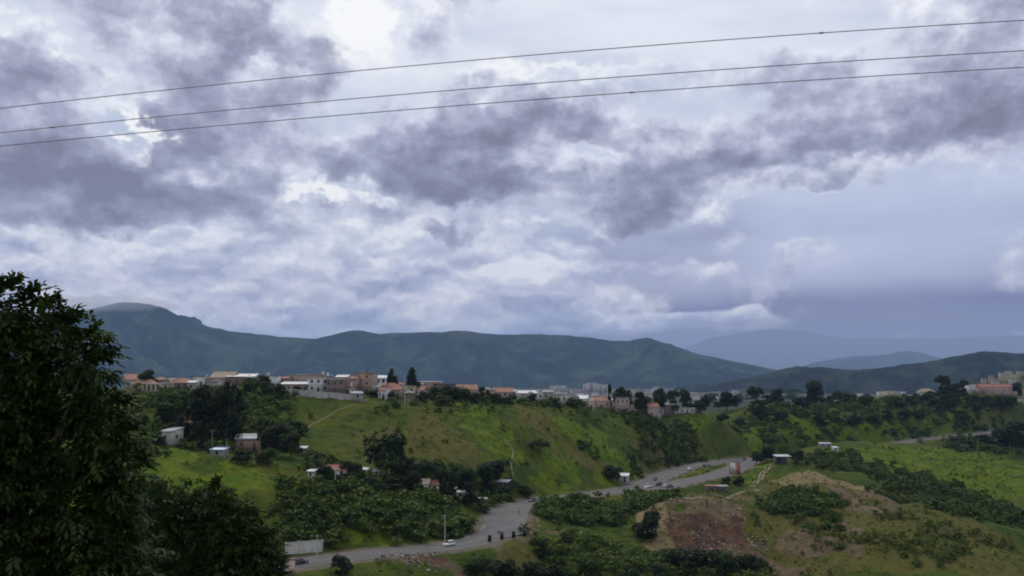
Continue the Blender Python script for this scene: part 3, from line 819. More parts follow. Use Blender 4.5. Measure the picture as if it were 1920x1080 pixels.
DARK = (0.55, 0.60, 0.62); DEEP = (0.34, 0.37, 0.42); MID = (0.95, 0.95, 0.85); YEL = (1.35, 1.2, 0.8); BRN = (0.95, 0.70, 0.65)

# ------------------------------------------------------------------ buildings
KEEP_CLEAR = []        # (x, y, radius) where no scrub may grow
def box_vf(x0, x1, y0, y1, z0, z1):
    V = np.array([(x0, y0, z0), (x1, y0, z0), (x1, y1, z0), (x0, y1, z0), (x0, y0, z1), (x1, y0, z1), (x1, y1, z1), (x0, y1, z1)], float)
    Fq = np.array([(0, 3, 2, 1), (4, 5, 6, 7), (0, 1, 5, 4), (1, 2, 6, 5), (2, 3, 7, 6), (3, 0, 4, 7)])
    return V, Fq
def part(name, boxes, mat, parent):
    V, Fq = join([box_vf(*b) for b in boxes])
    return add_obj(name, mesh_np(name, V, Fq, mat), parent)
def part_vf(name, V, Fq, mat, parent, smooth=False):
    return add_obj(name, mesh_np(name, V, Fq, mat, smooth), parent)

CM = {}
def wallm(key):
    if key in CM: return CM[key]
    c, r, dirt = {
        'white': ((0.52, 0.52, 0.50), 0.8, 0.25), 'grey': ((0.27, 0.26, 0.25), 0.9, 0.35), 'block': ((0.30, 0.29, 0.26), 0.95, 0.4), 'cream': ((0.42, 0.39, 0.27), 0.85, 0.25),
        'tan': ((0.28, 0.22, 0.17), 0.9, 0.3), 'brick': ((0.27, 0.17, 0.13), 0.9, 0.3), 'pink': ((0.31, 0.24, 0.21), 0.9, 0.3), 'brown': ((0.16, 0.12, 0.10), 0.9, 0.4), 'orange': ((0.31, 0.23, 0.17), 0.9, 0.3),
        'darkwall': ((0.10, 0.095, 0.10), 0.9, 0.3), 'bluegrey': ((0.26, 0.28, 0.33), 0.9, 0.25), 'dirtywhite': ((0.38, 0.37, 0.33), 0.9, 0.5)}[key]
    CM[key] = simple_mat('wall_' + key, c, r, var=0.14, scale=0.7, dirt=dirt); return CM[key]
def roofm(key):
    k = 'r_' + key
    if k in CM: return CM[k]
    c, r, met, dirt = {
        'tile': ((0.30, 0.165, 0.12), 0.85, 0, 0.35), 'redtile': ((0.27, 0.12, 0.095), 0.85, 0, 0.35), 'zinc': ((0.50, 0.51, 0.53), 0.45, 0.2, 0.25), 'whitezinc': ((0.62, 0.62, 0.62), 0.45, 0.05, 0.15), 'greyzinc': ((0.34, 0.35, 0.36), 0.5, 0.2, 0.35),
        'slab': ((0.32, 0.30, 0.27), 0.9, 0, 0.35), 'darkslab': ((0.10, 0.10, 0.11), 0.9, 0, 0.2), 'tan': ((0.31, 0.25, 0.19), 0.9, 0, 0.35), 'bluezinc': ((0.50, 0.62, 0.78), 0.35, 0.15, 0.1), 'rust': ((0.26, 0.14, 0.10), 0.85, 0.1, 0.4)}[key]
    CM[k] = simple_mat('roof_' + key, c, r, met, var=0.2, scale=0.9, dirt=dirt); return CM[k]
GLASS = simple_mat('dark_window_glass', (0.015, 0.017, 0.02), 0.15, spec=0.6)
FRAME = simple_mat('window_frame_paint', (0.40, 0.38, 0.35), 0.7)
DOORM = simple_mat('dark_door_paint', (0.05, 0.04, 0.035), 0.6)

def roof_corrugated(x0, x1, y0, y1, za, zb, n=None, amp=0.05):
    """sheet sloping from za (front, y0) to zb (back, y1), ribs running down the slope, with thickness"""
    n = n or max(6, int((x1 - x0) / 0.5))
    xs = np.linspace(x0, x1, n * 2 + 1); dz = np.where(np.arange(n * 2 + 1) % 2, amp, 0.0)
    top = [np.stack([xs, np.full_like(xs, y), np.full_like(xs, z) + dz], -1) for y, z in ((y0, za), (y1, zb))]
    bot = [t - np.array([0, 0, 0.10]) for t in top]
    V = np.concatenate(top + bot); m = n * 2 + 1; i = np.arange(m - 1)
    Fq = [np.stack([i, i + 1, m + i + 1, m + i], -1), np.stack([2 * m + i, 3 * m + i, 3 * m + i + 1, 2 * m + i + 1], -1), np.stack([i, 2 * m + i, 2 * m + i + 1, i + 1], -1), np.stack([m + i, m + i + 1, 3 * m + i + 1, 3 * m + i], -1)]
    Fq.append(np.array([(0, m, 3 * m, 2 * m), (m - 1, 3 * m - 1, 4 * m - 1, 2 * m - 1)]))
    return V, np.concatenate(Fq)

def house(name, label, px, wpx, py_top, d, depth=7.0, yaw=0.0, wall='white', roof='slab', style='flat', storeys=1, rows=None, door=True, cat='house', group=None, py_base=None, win=(1.0, 1.1), nwin=None, columns=False, sunk=1.2):
    """a house whose front width and roof top match the photograph; wall, roof, windows (> pane) and door are parts"""
    if d is None: d = hit(px, py_base).y
    if py_base is None:      # slide along the sight line to where the ground carries a house of sensible height
        ds = np.linspace(d * 0.80, d * 1.12, 80); r = ray(px, py_top)
        hh = r.z * ds - height(r.x * ds, ds); want = storeys * 2.9 + (1.6 if style in ('gable', 'hip', 'shed') else 0.6)
        cost = np.abs(hh - want) + np.abs(ds - d) * 0.02
        d = float(ds[cost.argmin()])
    k = ppm(d); w = wpx / k
    x = ray(px, 700).x * d
    gz = max(ground_z(x, d), ground_z(x, d + depth) - 1.0)
    top = W(px, py_top, d).z
    H = max(top - gz, 2.5)
    root = bpy.data.objects.new(name, None); COL.objects.link(root)
    root.location = (x, d, gz); root.rotation_euler[2] = math.radians(yaw)
    tag(root, label, cat, group)
    KEEP_CLEAR.append((x, d + depth / 2, max(w, depth) * 0.62))
    wm, rm = wallm(wall), roofm(roof)
    x0, x1, y0, y1 = -w / 2, w / 2, 0.0, depth
    ov = 0.35
    if style in ('gable', 'hip'):
        rise = min(0.30 * depth, H * 0.42); wh = H - rise
        part('wall', [(x0, x1, y0, y1, -sunk, wh)], wm, root)
        ins = w * 0.28 if style == 'hip' else 0.0
        xa, xb, ya, yb = x0 - ov, x1 + ov, y0 - ov, y1 + ov; ym = (y0 + y1) / 2; ze = wh - 0.05
        V = np.array([(xa, ya, ze), (xb, ya, ze), (xb, yb, ze), (xa, yb, ze), (xa + ins, ym, H), (xb - ins, ym, H),
                      (xa, ya, ze - .12), (xb, ya, ze - .12), (xb, yb, ze - .12), (xa, yb, ze - .12)], float)
        Fs = [(0, 1, 5, 4), (2, 3, 4, 5), (0, 6, 7, 1), (1, 7, 8, 2), (2, 8, 9, 3), (3, 9, 6, 0), (6, 9, 8, 7)]
        me = bpy.data.meshes.new('roof'); me.from_pydata([tuple(q) for q in V], [], Fs + [(0, 4, 3), (1, 2, 5)]); me.materials.append(rm); me.update()
        ro = add_obj('roof', me, root)
        V2, F2 = cone_seg((xa + ins, ym, H + 0.02), (xb - ins, ym, H + 0.02), 0.14, 0.14); part_vf('ridge_cap', V2, F2, rm, ro)
    elif style == 'shed':
        rise = min(0.16 * depth, 1.2); wh = H - rise if H > 3.2 else H - 0.5 * rise
        V = np.array([(x0, y0, -sunk), (x1, y0, -sunk), (x1, y1, -sunk), (x0, y1, -sunk), (x0, y0, wh), (x1, y0, wh), (x1, y1, H - .06), (x0, y1, H - .06)])
        part_vf('wall', V, box_vf(0, 1, 0, 1, 0, 1)[1], wm, root)
        V, Fq = roof_corrugated(x0 - ov, x1 + ov, y0 - 0.6, y1 + 0.3, wh - 0.02, H + 0.05); part_vf('roof', V, Fq, rm, root)
    elif style == 'open':
        part('post', [(x0, x0 + .15, y0, y0 + .15, -sunk, H - .5)], wm, root); part('post', [(x1 - .15, x1, y0, y0 + .15, -sunk, H - .5)], wm, root)
        part('wall', [(x0, x1, y1 - .15, y1, -sunk, H - .15), (x0, x0 + .12, y0 + 1.5, y1 - .16, -sunk, H - .5)], wm, root)
        V, Fq = roof_corrugated(x0 - .5, x1 + .5, y0 - .9, y1 + .3, H - .55, H); part_vf('roof', V, Fq, rm, root)
        return root
    else:
        part('wall', [(x0, x1, y0, y1, -sunk, H - 0.25)], wm, root)
        part('roof', [(x0 - .3, x1 + .3, y0 - .35, y1 + .3, H - 0.25, H)], rm, root)
        wh = H - 0.25
        if storeys > 1:
            for s in range(1, storeys):
                part('floor_band', [(x0 - .06, x1 + .06, y0 - .06, y0 - .002, wh * s / storeys - .14, wh * s / storeys + .10)], rm, root)
    # openings on the front, each a frame with a pane set into it
    sh = wh / storeys
    n = nwin if nwin is not None else max(1, int(w / 3.0))
    ww, wht = min(win[0], w / (n + 1) * 0.62), min(win[1], sh * 0.45)
    for s in range(storeys):
        for q in range(n):
            cx = x0 + (q + 0.5) * w / n; zc = sh * s + sh * 0.55
            if door and s == 0 and q == n // 2 and n > 1: 
                dr = part('door', [(cx - .5, cx + .5, -.07, -.004, -0.3, min(2.1, sh * .8))], DOORM, root); continue
            wd = part('window', [(cx - ww / 2 - .09, cx - ww / 2, -.06, -.004, zc - wht / 2 - .09, zc + wht / 2 + .09), (cx + ww / 2, cx + ww / 2 + .09, -.06, -.004, zc - wht / 2 - .09, zc + wht / 2 + .09),
                                  (cx - ww / 2, cx + ww / 2, -.055, -.004, zc + wht / 2, zc + wht / 2 + .09), (cx - ww / 2, cx + ww / 2, -.10, -.004, zc - wht / 2 - .09, zc - wht / 2)], FRAME, root)
            part('pane', [(cx - ww / 2, cx + ww / 2, -.02, -.004, zc - wht / 2, zc + wht / 2)], GLASS, wd)
        # one window on the right-hand side wall too
        zc = sh * s + sh * 0.55; yc = depth * 0.5
        wd = part('window', [(x1 + .004, x1 + .07, yc - ww / 2 - .09, yc + ww / 2 + .09, zc - wht / 2 - .09, zc - wht / 2), (x1 + .004, x1 + .06, yc - ww / 2 - .09, yc + ww / 2 + .09, zc + wht / 2, zc + wht / 2 + .09),
                             (x1 + .004, x1 + .058, yc - ww / 2 - .09, yc - ww / 2, zc - wht / 2, zc + wht / 2), (x1 + .004, x1 + .058, yc + ww / 2, yc + ww / 2 + .09, zc - wht / 2, zc + wht / 2)], FRAME, root)
        part('pane', [(x1 + .004, x1 + .03, yc - ww / 2, yc + ww / 2, zc - wht / 2, zc + wht / 2)], GLASS, wd)
    if columns:
        for q in range(5):
            cx = x0 + (q + 0.0) * w / 4
            part('column', [(cx - .28, cx + .28, -1.25, -.9, -sunk, wh - .1)], wm, root)
        part('porch_beam', [(x0 - .3, x1 + .3, -1.3, -.01, wh - .1, wh + .06)], rm, root)
    if random.random() < 0.35 and style == 'flat':
        tx = random.uniform(x0 + .8, x1 - .8)
        V, Fq = cone_seg((tx, depth * .6, H), (tx, depth * .6, H + 1.1), .55, .5, 10)
        V2, F2 = cone_seg((tx, depth * .6, H + 1.1), (tx, depth * .6, H + 1.3), .5, .1, 10)
        part_vf('water_tank', *join([(V, Fq), (V2, F2)]), roofm('darkslab') if random.random() < .5 else wallm('white'), root)
    return root

TOWN = 'houses of the ridge town'
H_ = lambda *a, **k: house('house', *a, group=TOWN, **k)
H_('grey house with terracotta roof, leftmost on the ridge beside the big tree', 250, 34, 701, 437, 8, 8, 'grey', 'tile', 'gable')
H_('orange-brown house with long tiled roof left of the cream porch house', 268, 44, 712, 416, 7, 0, 'brick', 'tile', 'hip')
H_('cream house with a row of pale porch columns', 286, 34, 719, 406, 6, -4, 'cream', 'slab', 'flat', columns=True, nwin=4, door=False, win=(1.4, 1.8))
H_('plain grey house joined to the right of the cream porch house', 311, 18, 718, 407, 6, 6, 'grey', 'slab', 'flat')
H_('house under a wide orange tiled roof, right of the cream porch house', 336, 40, 709, 411, 8, -8, 'brown', 'tile', 'hip')
H_('tiny shed with bright white roof behind the orange tiled roof', 359, 15, 714, 430, 4, 0, 'grey', 'whitezinc', 'shed')
H_('low pale tan house between the white shed and the big tan roof', 383, 32, 709, 434, 7, 4, 'tan', 'tan', 'flat')
H_('large barn-like building with broad tan roof on the ridge', 415, 42, 697, 448, 10, -6, 'tan', 'tan', 'gable')
H_('long building with white metal roof right of the tan barn', 451, 52, 701, 442, 9, 4, 'brown', 'whitezinc', 'shed')
H_('low white-walled house with dark flat roof left of the ridge bushes', 507, 26, 704, 446, 7, 0, 'white', 'darkslab', 'flat')
H_('long shed with glaring white roof behind the block wall', 552, 52, 716, 436, 6, -3, 'tan', 'whitezinc', 'shed', nwin=5)
H_('row of beige flat-roofed houses behind the white-roofed shed', 575, 64, 702, 466, 8, 3, 'pink', 'slab', 'flat', nwin=6)
H_('white two-storey house standing above the block wall', 597, 35, 708, 434, 8, 14, 'white', 'slab', 'flat', 2, nwin=3)
H_('brown house with pale flat roof right of the white two-storey house', 628, 34, 711, 441, 8, -4, 'brown', 'slab', 'flat', 2, nwin=3)
H_('low reddish house in front of the tan three-storey block', 652, 30, 717, 442, 7, 0, 'brick', 'redtile', 'gable')
H_('tan brick three-storey block with small dark windows', 680, 33, 699, 452, 10, -10, 'orange', 'rust', 'flat', 3, nwin=2, win=(0.9, 0.9))
H_('open-storeyed building with white roof right of the tan block', 709, 30, 704, 456, 9, 5, 'white', 'whitezinc', 'shed', 2, nwin=3, win=(2.2, 1.6))
H_('house with sagging red roof below the open-storeyed building', 727, 42, 718, 444, 7, -5, 'white', 'redtile', 'hip')
H_('grey block house with a dark doorway at the end of the block wall', 671, 20, 734, 431, 5, 18, 'block', 'greyzinc', 'shed')
H_('small cream house between the two pointed conifers', 763, 34, 723, 462, 7, 0, 'cream', 'slab', 'flat')
H_('orange-tan house with white flat roof right of the conifers', 801, 42, 715, 468, 8, -12, 'orange', 'whitezinc', 'flat')
H_('dark flat-roofed house right of the orange-tan house', 833, 40, 719, 474, 8, 0, 'darkwall', 'darkslab', 'flat')
H_('house with bright orange roof above the dark ridge bushes', 876, 38, 721, 488, 8, 6, 'orange', 'tile', 'gable')
H_('small white house half hidden by palm-like trees', 891, 18, 733, 482, 5, 0, 'white', 'slab', 'flat')
H_('long low terracotta row house left of the grey shed', 938, 46, 727, 548, 8, 0, 'pink', 'tile', 'gable', nwin=5)
H_('grey shed with white roof and a round bush before it', 988, 40, 733, 512, 8, 8, 'grey', 'whitezinc', 'shed', nwin=2)
H_('little white house right of the grey shed', 1018, 20, 736, 516, 6, 0, 'white', 'slab', 'flat', nwin=2)
H_('low house with a row of dark openings on the ridge', 1048, 32, 740, 526, 6, -4, 'cream', 'darkslab', 'flat', nwin=5, door=False, win=(1.2, 1.4))
H_('pinkish gabled house left of the thin dark tree', 1127, 34, 744, 560, 8, 0, 'pink', 'tile', 'gable')
H_('pinkish two-storey house right of the thin dark tree', 1167, 25, 745, 574, 8, 6, 'pink', 'slab', 'flat', 2, nwin=3)
H_('grey shed joined to a pinkish house below the dark trees', 1205, 22, 754, 600, 8, 0, 'grey', 'zinc', 'shed')
H_('pinkish house with brown roof beside the grey shed', 1226, 20, 756, 602, 8, 10, 'pink', 'rust', 'gable')
H_('small house with white roof on the slope above the dark scrub', 1257, 20, 755, 612, 7, 0, 'brown', 'whitezinc', 'shed')
H_('long whitish low house, lowest and rightmost of the central ridge', 1283, 38, 765, 618, 6, -6, 'dirtywhite', 'slab', 'flat', nwin=4)
# small weathered houses filling the rows between and behind
_marks = [(250, 'the leftmost grey ridge house'), (286, 'the cream porch house'), (336, 'the wide orange tiled roof'), (415, 'the tan barn'), (451, 'the long white metal roof'), (507, 'the white-walled dark-roofed house'), (552, 'the glaring white shed roof'), (597, 'the white two-storey house'), (628, 'the brown pale-roofed house'),
          (680, 'the tan three-storey block'), (727, 'the sagging red roof'), (763, 'the conifer pair'), (801, 'the orange-tan house'), (833, 'the dark flat-roofed house'), (876, 'the bright orange roof'), (938, 'the terracotta row house'), (988, 'the grey white-roofed shed'), (1048, 'the house with dark openings'), (1127, 'the pinkish gabled house'), (1167, 'the pinkish two-storey house')]
_hr = random.Random(21)
for _px, _t, _d, _w in [(300, 708, 445, 18), (322, 706, 452, 20), (372, 705, 456, 20), (396, 712, 420, 16), (470, 707, 430, 18), (486, 704, 455, 20), (530, 706, 452, 18), (545, 710, 445, 16), (612, 704, 470, 22), (640, 703, 470, 22), (660, 706, 462, 16), (648, 724, 434, 18), (700, 722, 438, 16), (716, 728, 434, 14), (742, 727, 436, 16), (745, 718, 462, 16), (786, 724, 450, 18), (780, 718, 480, 20), (818, 722, 486, 18), (855, 722, 492, 20), (866, 727, 476, 14), (908, 727, 520, 18), (922, 730, 500, 14), (960, 731, 530, 18), (972, 738, 505, 14), (1028, 732, 550, 18), (1062, 738, 540, 16), (1078, 742, 545, 16), (1092, 741, 560, 18), (1105, 746, 552, 14), (1148, 748, 562, 14), (1182, 750, 580, 14), (1240, 759, 606, 14)]:
    _wk, _rk, _st = _hr.choice(['grey', 'block', 'tan', 'dirtywhite', 'cream', 'pink', 'brick', 'white']), _hr.choice(['zinc', 'greyzinc', 'slab', 'tile', 'rust', 'tan', 'darkslab']), _hr.choice(['shed', 'flat', 'gable', 'shed'])
    _m = min(_marks, key=lambda q: abs(q[0] - _px)); _wn = {'block': 'block-grey', 'dirtywhite': 'off-white', 'brick': 'brick-brown'}.get(_wk, _wk); _rn = {'zinc': 'pale metal', 'greyzinc': 'grey metal', 'slab': 'grey slab', 'tile': 'terracotta', 'rust': 'rusty', 'tan': 'tan', 'darkslab': 'dark'}[_rk]
    H_(f'small {_wn} house with {_rn} roof ' + ('left of ' if _px < _m[0] else 'right of ') + _m[1], _px, _w, _t, _d, 6, _hr.uniform(-15, 15), _wk, _rk, _st, nwin=2)
EAST = 'houses on the eastern ridge'
for _i, (_px, _w, _t, _d, _wl, _lab) in enumerate([(1610, 14, 738, 872, 'white', 'tiny pale house among trees, leftmost on the eastern ridge'), (1655, 16, 734, 884, 'white', 'small white house, left of three on the eastern ridge'), (1672, 18, 733, 890, 'cream', 'small cream house, middle of three on the eastern ridge'), (1690, 16, 734, 886, 'white', 'small white house, right of three on the eastern ridge'), (1706, 12, 741, 880, 'grey', 'grey cottage just left of the cream two-storey villa')]):
    house('house', _lab, _px, _w, _t, _d, 7, _i * 5 - 8, _wl, 'slab', 'flat', group=EAST)
house('house', 'cream two-storey villa left of the tall dark tree', 1738, 28, 729, 884, 8, 0, 'cream', 'tan', 'hip', 2, group=EAST)
house('house', 'white house with flat roof right of the tall dark tree', 1829, 27, 721, 925, 9, 12, 'white', 'slab', 'flat', 2, group=EAST)
house('house', 'long pink house with reddish roof on the far right ridge', 1866, 58, 720, 945, 10, -6, 'pink', 'redtile', 'gable', nwin=6, group=EAST)
house('house', 'low pinkish wall-like building below the long pink house', 1878, 56, 734, 912, 6, -3, 'pink', 'tan', 'flat', nwin=3, group=EAST)
FARH = 'pale houses on the far hillside at the right edge'
# the hollow on the left
house('house', 'grey-roofed cottage with a pale lit gable above the grassy terrace', 313, 24, 803, None, 6, -25, 'dirtywhite', 'greyzinc', 'shed', py_base=833, cat='house')
house('house', 'little red and white house among the dark hollow trees', 349, 26, 784, None, 5, 0, 'white', 'redtile', 'gable', py_base=803, cat='house')
house('house', 'brown-walled farmhouse with pale sheet roof in the hollow', 468, 46, 816, None, 8, 14, 'brick', 'greyzinc', 'shed', py_base=848, cat='house')
house('shed', 'small shed with gleaming bluish-white roof beside the terrace', 410, 25, 841, None, 4, -8, 'grey', 'bluezinc', 'shed', py_base=857, cat='shed')
house('shed', 'long white-roofed hen house at the foot of the main hill', 564, 22, 842, None, 4, 0, 'brown', 'whitezinc', 'shed', py_base=853, cat='shed')
house('house', 'house with faded red roof beside a pole, left of the big round tree', 633, 38, 873, None, 6, 8, 'white', 'redtile', 'gable', py_base=893, cat='house')
house('house', 'small white house just right of the faded red roof', 684, 14, 880, None, 4, 0, 'white', 'whitezinc', 'shed', py_base=894, cat='house')
house('house', 'white bungalow among trees below the big round tree', 793, 22, 899, None, 5, -6, 'white', 'tan', 'gable', py_base=920, cat='house')
house('house', 'white bungalow with brown roof, right of its twin in the trees', 816, 18, 902, None, 5, 8, 'white', 'brown' if False else 'rust', 'gable', py_base=923, cat='house')
house('stall', 'whitish roadside stall among trees left of the junction', 864, 20, 923, None, 3, 0, 'white', 'whitezinc', 'shed', py_base=936, cat='stall')
house('stall', 'roadside kiosk with white awning at the junction edge', 906, 18, 935, None, 3, 12, 'white', 'zinc', 'open', py_base=949, cat='stall')
house('shed', 'shed with tilted white roof above the junction', 941, 20, 908, None, 4, -20, 'darkwall', 'zinc', 'shed', py_base=922, cat='shed')
house('shed', 'white metal shed beside the road at the hill foot', 1163, 26, 889, None, 5, -12, 'dirtywhite', 'whitezinc', 'shed', py_base=904, cat='shed')
house('hut', 'lone hut with pale sheet roof on top of the knoll', 1466, 26, 854, None, 6, 4, 'darkwall', 'zinc', 'open', py_base=872, cat='hut')
house('stall', 'brown roadside shack above the earth face', 1331, 18, 911, None, 3, 0, 'brown', 'rust', 'shed', py_base=921, cat='stall')
house('stall', 'shack with pale roof right of the brown roadside shack', 1352, 20, 911, None, 3, 6, 'brown', 'slab', 'shed', py_base=921, cat='stall')
house('shed', 'distant white shed among dark scrub right of the knoll', 1564, 9, 838, None, 4, 0, 'white', 'whitezinc', 'shed', py_base=846, cat='shed')
house('shed', 'long pale shed beside the far road bend', 1545, 20, 831, None, 4, 0, 'grey', 'zinc', 'shed', py_base=838, cat='shed')

for _px, _pb, _w, _wk, _rk, _lab in [(585, 899, 12, 'dirtywhite', 'zinc', 'tiny pale shack on the grass left of the faded red roof'), (655, 891, 14, 'brown', 'greyzinc', 'low brown shack touching the faded red roof house'), (708, 897, 12, 'dirtywhite', 'zinc', 'small pale shack right of the small white foot-hill house'), (776, 911, 12, 'white', 'slab', 'small white shack left of the first white bungalow'), (846, 933, 12, 'dirtywhite', 'zinc', 'pale lean-to left of the whitish roadside stall'), (884, 941, 12, 'white', 'greyzinc', 'little white hut between the roadside stall and the kiosk'), (376, 806, 16, 'brick', 'greyzinc', 'brick hut right of the little red and white house'), (438, 850, 18, 'brown', 'darkslab', 'dark low outbuilding right of the bluish-white shed')]:
    house('shack', _lab, _px, _w, _pb - 12, None, 3.5, random.uniform(-15, 15), _wk, _rk, 'shed', py_base=_pb, cat='shack', nwin=1)

def block_wall(name, label, pts, h, mat, th=0.25, pier=4.0):
    """garden wall following the ground, with piers and a coping"""
    w = catmull([hit(*p) for p in pts], 1.5)
    root = bpy.data.objects.new(name, None); COL.objects.link(root); root.location = w[0]; tag(root, label, 'wall')
    L = np.array([tuple(p - w[0]) for p in w]); t = np.gradient(L[:, :2], axis=0); t /= np.linalg.norm(t, axis=1)[:, None]; nr = np.stack([t[:, 1], -t[:, 0]], -1)
    z = np.array([ground_z(p.x, p.y) for p in w]) - w[0].z
    for _ in range(6): z[1:-1] = (z[:-2] + z[1:-1] * 2 + z[2:]) / 4
    def band(th, za, zb):
        A = np.concatenate([L[:, :2] + nr * th / 2, (z + za)[:, None]], 1); B = np.concatenate([L[:, :2] - nr * th / 2, (z + za)[:, None]], 1)
        up = np.array([0, 0, zb - za]); V = np.concatenate([A, B, A + up, B + up]); n = len(L); i = np.arange(n - 1)
        Fq = np.concatenate([np.stack([i, i + 1, 2 * n + i + 1, 2 * n + i], -1), np.stack([n + i + 1, n + i, 3 * n + i, 3 * n + i + 1], -1), np.stack([2 * n + i, 2 * n + i + 1, 3 * n + i + 1, 3 * n + i], -1), np.array([(0, 2 * n, 3 * n, n), (n - 1, 2 * n - 1, 4 * n - 1, 3 * n - 1)])])
        return V, Fq
    part_vf('masonry', *band(th, -1.5, h), mat, root); part_vf('coping', *band(th + .12, h, h + .1), wallm('block'), root)
    acc = 0
    for i in range(len(L)):
        if i % max(1, int(pier / 1.5)) == 0:
            part('pier', [(L[i, 0] - .2, L[i, 0] + .2, L[i, 1] - .2, L[i, 1] + .2, z[i] - 1.5, z[i] + h + .2)], mat, root)
    for p in w: KEEP_CLEAR.append((p.x, p.y, 2.2))
block_wall('block_wall', 'long grey concrete block wall below the white two-storey house', [(538, 740), (570, 743), (610, 747), (650, 750), (664, 752)], 2.6, wallm('block'))
block_wall('roadside_wall', 'stained whitish wall beside the road at lower left', [(536, 1040), (560, 1038), (585, 1036), (604, 1034)], 3.1, wallm('dirtywhite'))

def tank():
    p = hit(768, 751); k = ppm(p.y); r = 10.5 / k
    root = bpy.data.objects.new('water_tank', None); COL.objects.link(root); root.location = p; tag(root, 'round grey concrete water tank at the ridge edge below the conifers', 'tank')
    t = np.linspace(0, 2 * math.pi, 28, endpoint=False); h = 14 / k
    prof = [(r, -1), (r, h), (r * 1.03, h), (r * 1.03, h + .15), (r * .8, h + .5), (r * .4, h + .8), (0.05, h + .9)]
    V = np.concatenate([np.stack([a * np.cos(t), a * np.sin(t), np.full_like(t, b)], -1) for a, b in prof]); i = np.arange(28); j = (i + 1) % 28
    Fq = np.concatenate([np.stack([q * 28 + i, q * 28 + j, (q + 1) * 28 + j, (q + 1) * 28 + i], -1) for q in range(len(prof) - 1)])
    part_vf('shell', V[:84], Fq[:56], wallm('block'), root, True); part_vf('dome', V[56:], Fq[:28 * 4], wallm('block'), root, True)
    part('hatch', [(-.4, .4, -.4, .4, h + .75, h + 1.1)], roofm('greyzinc'), root)
    KEEP_CLEAR.append((p.x, p.y, r + 1.5))
tank()

# ------------------------------------------------------------------ poles, wires, billboard, boards
CONC = simple_mat('pale_concrete', (0.42, 0.41, 0.38), 0.85, dirt=0.2)
WOODP = simple_mat('weathered_pole_wood', (0.20, 0.17, 0.14), 0.9)
STEEL = simple_mat('dull_steel', (0.35, 0.36, 0.37), 0.5, 0.6)
DARKM = simple_mat('black_paint', (0.012, 0.012, 0.013), 0.6)
def pole(name, label, px, py, hpx, mat, arm=True, lamp=False, d=None):
    p = hit(px, py) if d is None else Vector((ray(px, py).x * d, d, ground_z(ray(px, py).x * d, d)))
    h = hpx / ppm(p.y) if d is None else W(px, py - hpx, d).z - p.z
    root = bpy.data.objects.new(name, None); COL.objects.link(root); root.location = p; tag(root, label, 'pole')
    V, Fq = cone_seg((0, 0, -.8), (0, 0, h), .17, .10, 10); part_vf('shaft', V, Fq, mat, root, True)
    if arm:
        part('crossarm', [(-.9, .9, -.05, .05, h - .55, h - .43)], WOODP, root)
        for q in (-.75, 0, .75):
            V, Fq = cone_seg((q, 0, h - .43), (q, 0, h - .25), .05, .03, 6); part_vf('insulator', V, Fq, STEEL, root)
    if lamp:
        V, Fq = cone_seg((0, 0, h - .05), (1.3, -.4, h + .25), .045, .035, 6); a = part_vf('lamp_arm', V, Fq, STEEL, root)
        part('lamp_head', [(1.2, 1.75, -.52, -.30, h + .17, h + .29)], STEEL, a)
    KEEP_CLEAR.append((p.x, p.y, 1.0))
pole('utility_pole', 'tall pale roadside pole standing before the white hatchback', 834, 1032, 66, CONC, True)
pole('utility_pole', 'pale pole beside the stained roadside wall', 594, 1060, 56, CONC, True)
pole('utility_pole', 'slender pole in front of the faded red roof', 628, 918, 36, CONC, False)
pole('utility_pole', 'pole rising beside the gleaming bluish-white shed roof', 397, 856, 50, WOODP, True)
pole('utility_pole', 'dark leaning pole right of the bluish-white shed roof', 424, 858, 36, WOODP, False)
pole('utility_pole', 'pale pole between the two pointed conifers', 759, 735, 32, CONC, True, d=450)

WIREM = simple_mat('weathered_cable', (0.28, 0.26, 0.28), 0.6, var=0.3, scale=3)
def wire(label, a, b, c, splice):
    """power line through three pixels at 30-odd metres, hanging in a shallow curve"""
    pts = []
    for u in np.linspace(-0.6, 1.6, 90):
        px = 1920 * u; py = a + (b - a) * u + c * 4 * u * (1 - u)
        pts.append(W(px, py, 34 - 6 * u))
    V, Fq = join([cone_seg(p, q, .0145, .0145, 6) for p, q in zip(pts[:-1], pts[1:])])
    o = add_obj('power_line', mesh_np('power_line', V, Fq, WIREM, True)); tag(o, label, 'cable', 'power lines across the sky')
    pu = W(1920 * splice, a + (b - a) * splice + c * 4 * splice * (1 - splice), 34 - 6 * splice); pv = pu + (W(1920 * splice + 8, a + (b - a) * (splice + 8 / 1920) + c * 4 * splice * (1 - splice), 34 - 6 * splice) - pu)
    V, Fq = cone_seg(pu, pv, .028, .028, 8); part_vf('splice', V, Fq, WIREM, o, True)
wire('topmost of the three power lines crossing the sky', 203, 38, -14, 0.80)
wire('middle one of the three power lines crossing the sky', 249, 95, -12, 0.049)
wire('lowest of the three power lines crossing the sky', 274, 126, -10, 0.615)

